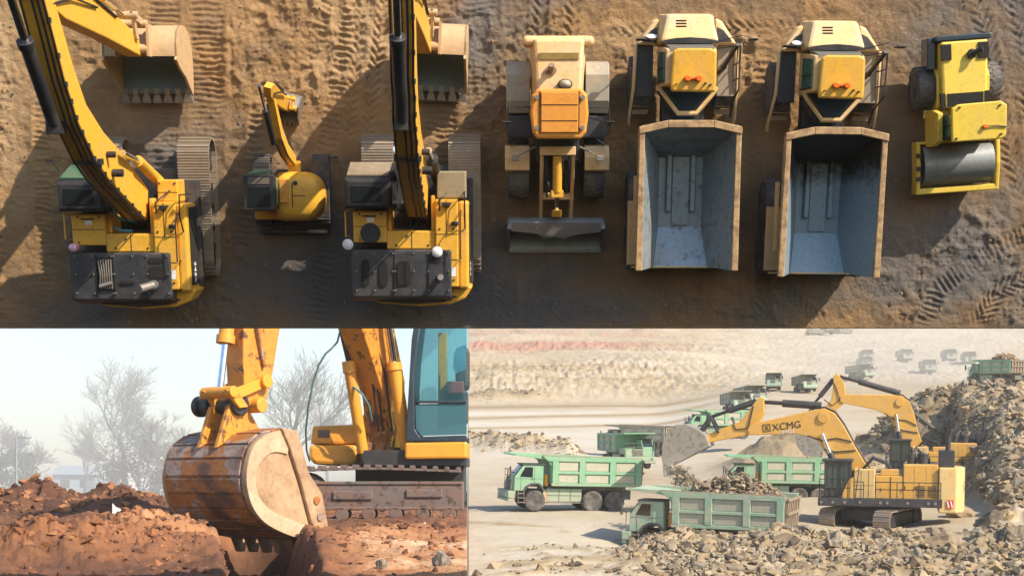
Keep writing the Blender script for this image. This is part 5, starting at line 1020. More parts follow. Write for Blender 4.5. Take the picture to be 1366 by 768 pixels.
def pit():
    ny,nx=680,520
    yy=43*np.exp(np.linspace(0,math.log(1000/43),ny)); uu=np.linspace(EDGE+.0006,.46,nx)
    U,Y=np.meshgrid(uu,yy); X=U*Y; px=U*F+CX
    zy=lambda d,py:(536-py)/F*d
    dl=[50,60,88,125,185,260,330,345,420,470,482,505,560,620,760,1000]; pl=[770,748,680,640,598,562,535,521,477,471,466,455,449,437,420,400]
    dr=[50,60,88,110,165,240,300,400,500,600,700,1000]; pr=[770,748,680,651,600,541,521,493,467,452,440,415]
    zl=np.interp(Y,dl,[zy(a,b) for a,b in zip(dl,pl)]); zr=np.interp(Y,dr,[zy(a,b) for a,b in zip(dr,pr)])
    m=sstep(860,1040,px+ .12*(Y-300)*0); Z=zl*(1-m)+zr*m
    nb=fbm(X*.02,Y*.02,4,3); n1=fbm(X*.12,Y*.12,5,7); n2=ridged(X*.35,Y*.35,4,9); n3=fbm(X*.8,Y*.8,4,15)
    far=sstep(300,360,Y)
    face=far*(1-m)*(sstep(330,350,Y)*(1-sstep(400,425,Y))+sstep(475,490,Y)*(1-sstep(500,530,Y)))
    Z+=far*(nb-.5)*6+face*((n2-.5)*1.1+(ridged(X*.5,Y*.12,4,71)-.5)*1.3+(fbm(X*.5,Y*.5,4,72)-.5)*.7)+far*((n1-.5)*1.2+(n3-.5)*.8); Z+=(1-far)*((n1-.5)*.25+(n3-.5)*.10)
    def g(p,d,rp,rd): return np.exp(-(((px-p)/rp)**2+((Y-d)/rd)**2))
    tone=.62+.28*(nb-.5)+.2*(n1-.5)
    # windrow of rubble along the haul road, left
    wc=185-(px-626)*.10; wr=np.exp(-((Y-wc)/5.0)**2)*(1-sstep(745,790,px)); Z+=wr*(1.4+2.0*(n2-.4)+1.2*(n3-.5)); tone-=wr*.42
    wr2=np.exp(-((Y-(330+.05*(px-626)))/5)**2)*(1-sstep(690,760,px)); Z+=wr2*(1.2+2*(n2-.3)); tone-=wr2*.35
    # haul road ruts: low swells of pale and brown ground
    for d0,k,w_,dt in ((215,.02,4.5,.18),(236,.05,4,-.26),(250,.05,7,.20),(268,.06,5,-.22),(283,.03,8,.16),(305,.03,6,-.16)):
        b=np.exp(-((Y-(d0+k*(px-640)+5*(nb-.5)))/w_)**2)*(1-m); tone+=1.7*dt*b*(.5+n1)
    tone+=.22*(1-m)*sstep(120,165,Y)*(1-sstep(200,330,Y))+.12*(1-sstep(120,150,Y))*(1-sstep(800,880,px))
    # benches: red band high on the left, brown stain patches on the slope
    red=(1-m)*np.exp(-((Y-(500+.03*(px-640)+14*(n1-.5)))/16)**2)*(1-sstep(760,900,px)*.75)
    tone2=np.clip(red*1.2*(.5+n1),0,1)
    tone2=np.maximum(tone2,np.clip(.55*sstep(530,560,Y)*(n1>.5)*(1-m),0,1)*.8)
    strat=vnoise(Z*1.1+n1*2.5,X*.012,88); strat2=vnoise(Z*3.2+n1*3,X*.03,89); tone-=face*(.34*(strat-.45)+.26*(strat2-.5)+.25*(ridged(X*.5,Y*.12,4,71)-.55)); tone+=.10*far*m; tone-=.25*far*(1-m)*sstep(.55,.75,fbm(X*.09,Y*.03,4,31))*(Y>560)
    tone-=.5*sstep(.62,.7,fbm(X*.10,Y*.16,3,77))*np.exp(-((Y-452)/14)**2)*sstep(900,960,px)*(1-sstep(1000,1060,px))
    # mid pit stockpile behind the loading trucks
    sp=g(1045,132,62,11); Z+=sp*4.2*(.8+.4*(n2-.5)); tone-=sp*.30
    sp2=g(870,118,40,7); Z+=sp2*.5
    # big spoil bank on the right: rises from the floor beside the loading excavator
    toe=115-20*sstep(1265,1290,px)-22*sstep(1285,1350,px); bank=sstep(0,1,(Y-toe)/(127-toe))*(1-sstep(130,150,Y)); bm=sstep(1050,1270,px)
    crest=1.0+.5*(n1-.5)-1.2*(1-sstep(1090,1200,px)); hb=np.where(Y<127,zr+(crest-zr)*bank,zr+(crest-zr)*(1-sstep(128,152,Y)*.9))
    Z=Z*(1-bm)+np.maximum(Z,hb)*bm
    rough=bm*(bank>.02)*(Y<150)*1.0
    near=sstep(790,840,px+6*(Y-62))*(1-sstep(72,84,Y))
    ell,eid=worley(X*.55+2*n1,Y*.55,3); blk=(eid-.4)*.9*(1-ell)
    ell2,eid2=worley(X*1.5,Y*1.5,8); blk2=(eid2-.4)*.38*(1-ell2)
    Z+=rough*(1.3*(n2-.5)+blk+blk2); tone-=rough*(.13+.34*(eid-.5)+.3*(fbm(X*.25,Y*.25,4,91)-.5))
    # dip in which the loaded truck stands, then the rubble ridge in front of it
    dip=g(940,72.5,150,5.5); Z-=dip*1.35; dip2=g(1170,81,90,6)*.55; Z-=dip2
    rx=sstep(805,900,px); rdg=rx*np.exp(-((Y-64.2)/3.3)**2)*(.75-.25*sstep(1040,1120,px)+.25*sstep(1290,1350,px)); 
    rdg2=rx*np.exp(-((Y-57)/4)**2)*.5
    nr=rx*(1-sstep(68,71,Y)); Z+=rdg+rdg2+nr*(.6*blk+.8*blk2+.7*(n2-.5)); tone-=nr*(.16+.34*(eid-.5))+.06*nr*(n3-.5)
    ft=(1-rx)*(1-sstep(60,72,Y))*sstep(626,700,px); sc=ft*sstep(.45,.6,fbm(X*.35,Y*.5,4,61)); Z+=sc*.25*(n2); tone-=sc*.35
    tone-=.35*np.exp(-((Y-77+.02*(px-700))/1.2)**2)*(1-rx)*sstep(.4,.6,fbm(X*.5,Y*.5,3,66))
    tone-=.75*np.exp(-(((px-1253)/20)**2+((Y-112)/7)**2)*1.2)  # dark dust and shadow over the bank, painted into the ground tone
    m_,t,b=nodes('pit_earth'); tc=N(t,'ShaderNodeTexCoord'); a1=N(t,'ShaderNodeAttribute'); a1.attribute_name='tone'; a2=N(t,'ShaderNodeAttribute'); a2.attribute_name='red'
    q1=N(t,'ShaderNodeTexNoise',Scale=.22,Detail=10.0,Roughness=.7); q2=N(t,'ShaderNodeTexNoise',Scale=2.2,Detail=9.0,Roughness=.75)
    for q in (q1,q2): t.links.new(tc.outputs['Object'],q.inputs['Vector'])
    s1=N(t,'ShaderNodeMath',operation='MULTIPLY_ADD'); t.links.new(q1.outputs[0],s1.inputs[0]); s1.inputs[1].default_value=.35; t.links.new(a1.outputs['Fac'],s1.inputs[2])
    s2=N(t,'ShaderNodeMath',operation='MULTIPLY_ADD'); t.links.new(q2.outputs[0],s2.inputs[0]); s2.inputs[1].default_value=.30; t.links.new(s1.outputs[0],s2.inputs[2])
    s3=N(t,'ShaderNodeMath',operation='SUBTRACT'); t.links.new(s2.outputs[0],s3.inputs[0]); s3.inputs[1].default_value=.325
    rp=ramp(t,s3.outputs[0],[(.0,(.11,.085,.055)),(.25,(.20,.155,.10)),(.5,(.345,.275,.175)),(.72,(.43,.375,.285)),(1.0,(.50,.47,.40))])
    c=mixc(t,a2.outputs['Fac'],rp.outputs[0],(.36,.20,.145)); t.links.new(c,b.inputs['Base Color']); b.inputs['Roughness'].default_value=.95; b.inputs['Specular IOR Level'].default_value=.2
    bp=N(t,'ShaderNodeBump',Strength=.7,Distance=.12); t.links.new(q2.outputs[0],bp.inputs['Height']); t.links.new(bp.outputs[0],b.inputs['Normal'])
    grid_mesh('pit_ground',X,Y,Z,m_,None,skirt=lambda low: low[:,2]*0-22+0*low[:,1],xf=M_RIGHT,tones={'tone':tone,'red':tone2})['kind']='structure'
    # loose rubble (uncountable) lying on the bank and the near ridge
    rm,t,b=nodes('rubble_stone'); at=N(t,'ShaderNodeAttribute'); at.attribute_name='tone'; tc=N(t,'ShaderNodeTexCoord'); q=N(t,'ShaderNodeTexNoise',Scale=1.7,Detail=8.0,Roughness=.7); t.links.new(tc.outputs['Object'],q.inputs['Vector'])
    rp=ramp(t,at.outputs['Fac'],[(0,(.055,.048,.04)),(.2,(.14,.115,.085)),(.42,(.21,.155,.095)),(.6,(.32,.23,.11)),(.8,(.33,.27,.185)),(1,(.18,.165,.145))]); qr=ramp(t,q.outputs[0],[(.35,0.0),(.75,.7)]); c=mixc(t,qr.outputs[0],rp.outputs[0],(.33,.27,.185)); 
    t.links.new(c,b.inputs['Base Color']); b.inputs['Roughness'].default_value=.9; bp=N(t,'ShaderNodeBump',Strength=.6,Distance=.05); q3=N(t,'ShaderNodeTexNoise',Scale=9.0,Detail=6.0); t.links.new(tc.outputs['Object'],q3.inputs['Vector']); t.links.new(q3.outputs[0],bp.inputs['Height']); t.links.new(bp.outputs[0],b.inputs['Normal'])
    r=np.random.default_rng(3); pts=[];sz=[]; wt=np.clip(rough*.75*(bank>.05)+nr*.62*(.25+.75*(fbm(X*.5,Y*.5,3,55)>.45))+wr*1.0+sc*.05+wr2*.5,0,1)
    W=(wt*(Y[1,0]*0+1)); tries=0
    I=r.integers(2,ny-120,700000); J=r.integers(1,nx-2,700000); keep=r.random(700000)<wt[I,J]
    I,J=I[keep],J[keep]
    for i,j in list(zip(I,J))[:42000]:
        s=.02+.045*r.random()+.12*r.random()**3+.40*r.random()**14; s*=1+.004*(Y[i,j]-60)
        if rough[i,j]>.1 and nr[i,j]<.3: s*=1.35
        pts.append((X[i,j]+r.uniform(-.1,.1),Y[i,j]+r.uniform(-.2,.2),Z[i,j]+s*.15)); sz.append(s)
    scatter('rock_rubble',pts,sz,rm,M_RIGHT,seed=9)['kind']='stuff'
    def zat(p,d):
        i=int(np.argmin(abs(yy-d))); j=int(np.argmin(abs(uu-(p-CX)/F))); return float(Z[i,j])
    return zat,rm
QZ,ROCKM=pit()
def qp(px,d,dz=0): return Vector(((px-CX)/F*d,d,QZ(px,d)+dz))
# boulders one can tell apart
for k,(px,d,s,lab) in enumerate(((1262,57,.85,'tall pointed tan boulder at the bottom, right of centre'),(1120,57,.62,'rounded grey boulder at the bottom under the tracks'),(1012,58.5,.55,'blue grey flat boulder at the bottom in front of the tailgate'),(1345,60,.80,'large dark boulder in the bottom right corner'),(1322,66,.75,'grey boulder above the dark corner boulder'),(1282,84,1.0,'big pale smooth boulder beside the counterweight'),(1190,56.5,.5,'brownish block at the bottom left of the tall pointed boulder'),(1060,57,.38,'small yellow tan boulder between the blue grey and rounded boulders'),(898,57.5,.42,'tan block on the near ridge at its left end'),(880,58.5,.30,'reddish stone next to the tan block on the near ridge'),(1340,78,.8,'yellowish boulder on the bank, near the right edge'),(1310,95,.9,'angular boulder half way up the spoil bank'),(1286,57.5,.6,'dark split rock right of the tall pointed boulder'))):
    o=scatter('boulder',[(0,0,0)],[s],ROCKM,None,flat=.85,templates=ROCKS2,seed=60+k)
    v=qp(px,d); o.matrix_world=M_RIGHT@Matrix.Translation((v.x,v.y,v.z+s*.30)); tag(o,lab,'boulder',group='boulders on the rubble')
    cvals={'dark':.02,'blue':.12,'grey':.9,'tan':.42,'yellow':.6,'pale':.5,'red':.35}
    tv=next((cvals[w_] for w_ in cvals if w_ in lab),.4); a=o.data.attributes['tone'].data; a.foreach_set('value',[tv]*len(a))

# ---------------------------------------------------------------- mining dump truck; x forward, y left
def mining_truck(label,M,loc,rot,G,P2=None,tb=PANEL,group='green mining dump trucks in the pit',scale=1.0):
    root=thing('mining_dump_truck',label,'dump truck',M,(0,0,0),group=group); P2=P2 or G
    B=lambda mb,n,m,bev=.02,par=None,**k: mb.build(n,m,par or root,bevel=bev,**k)
    for y in (1.28,-1.28): tyre(root,(2.55,y,.68),.68,.46,(0,1,0),16,RIMP,RUBD)
    for x in (-1.25,-2.72):
        for s in (1,-1): tyre(root,(x,s*1.18,.68),.68,.80,(0,1,0),16,RIMP,RUBD)
    mb=MB(); mb.box(-4.1,4.0,-.55,.55,.75,1.35); [mb.box(x-.12,x+.12,-1.2,1.2,.55,.8) for x in (2.55,-1.25,-2.72)]; mb.box(-3.6,1.6,-1.0,1.0,1.35,1.62); B(mb,'chassis',DUSTY)
    mb=MB(); mb.box(-.55,1.75,.9,1.34,.62,1.45); mb.box(-.55,1.75,-1.34,-.9,.62,1.45); tbx=B(mb,'side_tank',G,.03)
    mb=MB(); [mb.box(x-.02,x+.02,1.341,1.36,.66,1.42) for x in (.2,.95)]; mb.box(-.52,1.72,1.341,1.36,1.0,1.04); mb.box(-.6,1.8,1.25,1.38,.52,.60); B(mb,'tank_ribs',DUSTY,0,tbx)
    mb=MB(); mb.box(3.85,4.35,-1.55,1.55,.82,1.28); mb.box(4.1,4.36,-1.5,1.5,.62,.80); bp=B(mb,'bumper',P2,.04)
    for s in (1,-1): mb=MB(); mb.cyl((4.34,s*1.15,1.05),(4.38,s*1.15,1.05),.13,n=14); B(mb,'headlight',CHR,0,bp)
    mb=MB(); mb.box(3.4,3.95,-1.45,1.45,1.28,1.75); mb.box(2.0,3.8,-1.5,-.35,1.5,2.1); mb.box(2.0,3.95,-.35,.30,1.5,2.0); B(mb,'engine_deck',P2,.04)
    mb=MB(); mb.box(3.952,3.98,-.75,.35,1.3,1.95); [mb.box(3.985,4.0,-.7,.3,1.36+.1*k,1.40+.1*k) for k in range(6)]; B(mb,'radiator_grille',DUSTY,0)
    mb=MB(); [mb.tube([(3.9,a,1.75),(3.9,a,2.6),(3.9,b,2.6),(3.9,b,1.75)],.03) for a,b in ((-1.4,-.6),(-.5,.25))]; mb.tube([(3.9,-1.4,2.2),(3.9,.25,2.2)],.025); mb.tube([(4.15,1.45,1.3),(4.1,1.5,2.6),(3.7,1.5,2.62)],.03); B(mb,'handrail',DUSTY,0)
    # cab
    mb=MB(); mb.prism([(x,.32,z) for x,z in ((2.05,1.35),(2.05,2.95),(3.35,2.95),(3.92,2.2),(3.95,1.3),(3.3,1.3),(3.2,1.55),(2.9,1.70),(2.3,1.70),(2.1,1.45))],(0,1.18,0)); cab=B(mb,'cab',G,.05)
    mb=MB(); mb.prism([(x,1.50,z) for x,z in ((2.75,2.15),(2.75,2.80),(3.25,2.80),(3.58,2.2))],(0,.015,0)); B(mb,'side_window',GLS,0,cab)
    mb=MB(); mb.hexa([(3.92,.42,2.24),(3.92,1.40,2.24),(3.40,1.40,2.92),(3.40,.42,2.92),(3.955,.42,2.26),(3.955,1.40,2.26),(3.435,1.40,2.94),(3.435,.42,2.94)]); B(mb,'windshield',GLS,0,cab)
    mb=MB(); mb.box(1.95,3.5,.25,1.58,2.955,3.02); B(mb,'cab_roof',BLK2,.02,cab)
    mb=MB(); mb.prism([(x,1.51,z) for x,z in ((1.95,1.3),(2.1,1.62),(2.35,1.80),(2.85,1.80),(3.2,1.6),(3.35,1.25),(3.25,1.25),(3.1,1.5),(2.8,1.68),(2.4,1.68),(2.2,1.5),(2.05,1.25))],(0,.1,0)); B(mb,'wheel_arch',BLK2,.01,cab)
    mb=MB(); mb.box(2.62,2.64,1.502,1.515,1.72,2.9); mb.box(3.5,3.52,1.502,1.515,1.35,2.2); mb.box(2.68,2.85,1.505,1.535,2.02,2.07); mb.box(2.1,3.9,1.502,1.513,2.06,2.08); B(mb,'door_seams',DUSTY,0,cab)
    mb=MB(); [mb.box(3.3+.02*k,3.75,1.5,1.75,.55+.28*k,.60+.28*k) for k in range(3)]; mb.tube([(3.3,1.72,.5),(3.36,1.72,1.3)],.025); mb.tube([(3.72,1.72,.5),(3.72,1.72,1.3)],.025); B(mb,'cab_steps',DUSTY,0)
    mb=MB(); mb.tube([(3.9,1.5,2.4),(4.25,1.75,2.5),(4.3,1.8,2.4)],.025); mb.box(4.25,4.32,1.68,1.92,2.2,2.85); B(mb,'mirror',BLK2,.02)
    mb=MB(); mb.cyl((1.75,1.1,1.6),(1.75,1.1,2.35),.14,n=14); B(mb,'air_tank',ORG,.01); mb=MB(); mb.box(1.75,2.0,1.2,1.32,.5,1.35); B(mb,'mud_flap',TAN,.01)
    # bed
    y1=1.62
    side=[(-4.35,1.62),(-4.45,3.42),(3.9,3.62),(4.0,3.52),(2.1,3.33),(1.75,3.2),(1.6,2.9),(1.55,1.75),(1.3,1.60)]
    mb=MB()
    for s in (1,-1): mb.prism([(x,s*y1-(.06 if s>0 else 0),z) for x,z in side],(0,.06,0))
    mb.prism([(x,-y1+.06,z) for x,z in ((-4.35,1.62),(1.3,1.60),(1.3,1.68),(-4.35,1.70))],(0,2*y1-.12,0))
    mb.prism([(x,-y1+.06,z) for x,z in ((1.3,1.60),(1.55,1.75),(1.6,2.9),(1.75,3.2),(2.1,3.33),(4.0,3.52),(3.9,3.60),(2.05,3.42),(1.68,3.25),(1.52,2.92),(1.46,1.78),(1.28,1.68))],(0,2*y1-.12,0))
    bed=B(mb,'dump_bed',G,.01)
    mb=MB()
    for s in (1,-1):
        ya,yb=(y1,y1+.10) if s>0 else (-y1-.10,-y1)
        mb.hexa([(-4.46,ya,3.20),(1.8,ya,3.20),(1.8,yb,3.20),(-4.46,yb,3.20),(-4.50,ya,3.44),(2.2,ya,3.53),(2.2,yb,3.53),(-4.50,yb,3.44)]); mb.box(-4.40,1.56,ya,yb,1.64,1.82); mb.box(-4.18,1.3,ya,yb-.001*s if 0 else yb,2.40,2.56)
        for x in (-4.4,-2.65,-.62,1.15): mb.box(x-.02,x+.36,ya-.0,yb+.015 if s>0 else yb,1.821,3.199) if s>0 else mb.box(x-.02,x+.36,ya-.015,yb,1.821,3.199)
    B(mb,'bed_ribs',G,.015,bed)
    mb=MB(); 
    for x0,x1 in ((-4.0,-2.7),(-2.25,-.68),(-.22,1.1)):
        for z0,z1 in ((1.84,2.38),(2.58,3.18)):
            mb.box(x0+.04,x1-.04,y1+.001,y1+.02,z0+.03,z1-.03); mb.box(x0+.04,x1-.04,-y1-.02,-y1-.001,z0+.03,z1-.03)
    B(mb,'bed_panel',tb,0,bed)
    mb=MB(); mb.hexa([(-4.42,-1.60,1.64),(-4.42,1.60,1.64),(-4.36,1.60,1.64),(-4.36,-1.60,1.64),(-4.52,-1.60,3.30),(-4.52,1.60,3.30),(-4.46,1.60,3.30),(-4.46,-1.60,3.30)]); tg=B(mb,'tailgate',BROWN,.01)
    mb=MB()
    for k in range(7):
        y=-1.45+k*2.9/6; mb.hexa([(-4.52,y-.09,1.75),(-4.52,y+.09,1.75),(-4.42,y+.09,1.75),(-4.42,y-.09,1.75),(-4.62,y-.09,3.2),(-4.62,y+.09,3.2),(-4.52,y+.09,3.2),(-4.52,y-.09,3.2)])
    mb.box(-4.64,-4.5,-1.58,1.58,2.45,2.6); mb.box(-4.66,-4.53,-1.60,1.60,3.18,3.32); B(mb,'tailgate_ribs',BROWN,.01,tg)
    mb=MB(); mb.box(-4.40,3.9,-1.64,-1.58,3.63,3.68) if 0 else mb.hexa([(-4.46,1.55,3.45),(2.2,1.55,3.54),(2.2,1.70,3.54),(-4.46,1.70,3.45),(-4.46,1.57,3.50),(2.2,1.57,3.59),(2.2,1.68,3.59),(-4.46,1.68,3.50)]); B(mb,'bed_rim',BROWN,.01,bed)
    root.matrix_world=M@Matrix.Translation(Vector(loc))@Euler(rot,'XYZ').to_matrix().to_4x4()@Matrix.Scale(scale,4)
    return root
GA='green mining dump trucks in the pit'
tA=mining_truck('empty mint green dump truck standing clear at the left with three wheels showing',M_RIGHT,qp(757,88.5,-.03),(0,R(-1.6),R(180+13)),MINT)
pB=qp(945,73.0,0); pB.z=-8.25
tB=mining_truck('mint green dump truck being filled under the excavator bucket, tailgate towards us',M_RIGHT,pB,(0,R(-.5),R(180-23)),MPAL)
pC=qp(1040,101,0); pC.z=(536-672)/F*101
dup(tA,M_RIGHT,pC,(0,R(-.6),R(180-4)),'mint green dump truck behind the boom, its cab left of the stockpile')
dup(tA,M_RIGHT,qp(836,138,.35),(0,0,R(-90+14)),'green dump truck facing us with a dark open bed, middle distance')
tD=mining_truck('grey green dusty dump truck behind the truck facing us',M_RIGHT,qp(852,166,.2),(0,0,R(180-35)),DGRN,MPAL)
pE=qp(958,166); pE.z=(536-585)/F*166
dup(tA,M_RIGHT,pE,(0,0,R(180+10)),'green dump truck partly behind the digging bucket and stick')
for px,d,yaw,lab in ((982,232,-84,'dark dusty dump truck left of the raised boom tip, nearer us'),(1001,243,-80,'dark dusty dump truck just behind another above the boom tip'),(1031,300,-100,'dusty dump truck alone on the haul road, left of two'),(1073,292,-86,'dusty dump truck alone on the haul road, right of two')):
    dup(tD,M_RIGHT,qp(px,d,.1),(0,R(-3),R(yaw)),lab,'dusty dump trucks on the haul road')
for px,d,yaw,lab in ((1084,640,172,'first truck of the far convoy on the slope, leftmost of three'),(1103,655,176,'middle truck of the three truck far convoy'),(1121,650,174,'last truck of the far convoy, nearest the dust'),(998,760,165,'tiny truck at the top of the far ramp, left of another'),(1014,750,165,'tiny truck below the top of the far ramp'),(1034,720,168,'tiny lone truck half way down the far ramp'),
    (1154,440,-95,'pale truck in the dust, uppermost of three in a column'),(1152,395,-95,'pale truck in the dust, middle of three in a column'),(1147,345,-70,'pale truck in the dust just above the raised excavator boom'),(1236,380,-95,'pale truck in the dust above the spoil bank, left of its neighbour'),(1264,420,-95,'pale truck in the dust above the spoil bank, second from the left'),(1205,430,-90,'faint truck in the dust left of the pair above the bank'),(1290,400,-100,'faint truck deep in the dust, nearest the loaded green trucks')):
    dup(tD,M_RIGHT,qp(px,d,.1),(0,R(-3),R(yaw)),lab,'far trucks in the dust')
pG=qp(1328,190); pG.z=(536-514)/F*190
dup(tA,M_RIGHT,pG,(0,0,R(112)),'green truck heaped with brown soil on top of the spoil bank')
pH=qp(1364,196); pH.z=(536-516)/F*196
dup(tD,M_RIGHT,pH,(0,0,R(180+165)),'grey green truck at the right edge behind the heaped one',GA)
# stand for the bank top: a levelled crest under the two trucks is part of the pit ground
def heap(name,label,M,loc,rot,rx,ry,h,n,seed,mat,smin,smax,z0):
    r=np.random.default_rng(seed); pts=[];sz=[]
    for _ in range(n):
        a=r.uniform(0,6.28); q=r.random()**.5; x,y=rx*q*math.cos(a),ry*q*math.sin(a); x=np.clip(x*1.15,-rx,rx)-1.45; y=np.clip(y*1.15,-ry,ry)
        hh=h*(1-q**1.7)*(.85+.3*r.random()); pts.append((x,y,z0+hh*r.random()**.25)); sz.append(smin+(smax-smin)*r.random()**4)
    o=scatter(name,pts,sz,mat,None,seed=seed); o.matrix_world=M@Matrix.Translation(Vector(loc))@Euler(rot).to_matrix().to_4x4(); o['kind']='stuff'; o['label']=label; return o
SOILB=plain('brown_soil_load',(.34,.25,.16),.95)
heap('rock_load','broken brown rock heaped in the bed of the truck being filled',M_RIGHT,pB,(0,R(-.5),R(180-23)),2.75,1.45,1.35,1900,5,ROCKM,.07,.34,3.0)
heap('soil_load','brown soil heaped on the truck on the bank',M_RIGHT,pG,(0,0,R(112)),2.7,1.45,1.5,700,6,SOILB,.2,.5,2.9)
heap('rock_load','rock filling the truck behind the boom',M_RIGHT,pC,(0,0,R(180-4)),2.7,1.4,.5,700,7,SOILB,.15,.35,2.9)
# falling rock under the tipping bucket
def falling():
    r=np.random.default_rng(15); pts=[];sz=[]
    for _ in range(420):
        t=r.random(); c=Q(905+14*t*r.uniform(-1,1)+14*t,622+28*t,77.0-1.5*t); pts.append((c.x+r.normal(0,.22),c.y+r.normal(0,.5),c.z+r.normal(0,.12))); sz.append(.05+.2*r.random()**3)
    o=scatter('falling_rock',pts,sz,ROCKM,M_RIGHT,seed=15); o['kind']='stuff'
falling()
# brown tipper box behind the second machine
def tipped():
    root=thing('tipping_truck_bed','brown grey truck bed tipped up steeply behind the second yellow excavator','truck bed',M_RIGHT,Q(1210,585,121))
    T=Matrix.Rotation(R(38),4,'Y'); 
    def nb(): b=MB(); b.M=T; return b
    mb=nb(); mb.box(-1.6,1.3,-1.2,1.2,.3,.4); mb.box(-1.6,1.3,-1.25,-1.17,.4,2.0); mb.box(-1.6,1.3,1.17,1.25,.4,2.0); mb.box(1.22,1.3,-1.17,1.17,.4,2.0); bd=mb.build('bed',BROWN,root,bevel=.03)
    mb=nb(); [mb.box(x,x+.14,-1.36,-1.26,.3,2.0) for x in (-1.6,-.7,.3,1.15)]; mb.box(-1.65,1.35,-1.40,-1.27,1.9,2.1); mb.build('ribs',DUSTY,bd)
    mb=MB(); mb.box(-1.5,1.5,-.5,.5,-.9,-.5); mb.cyl((.6,0,-.5),(.9,0,1.2),.14); [mb.cyl((x,-1.1,-1.0),(x,1.1,-1.0),.6,n=18) for x in (-1.0,.9)]; mb.build('frame',DUSTY,root)
tipped()

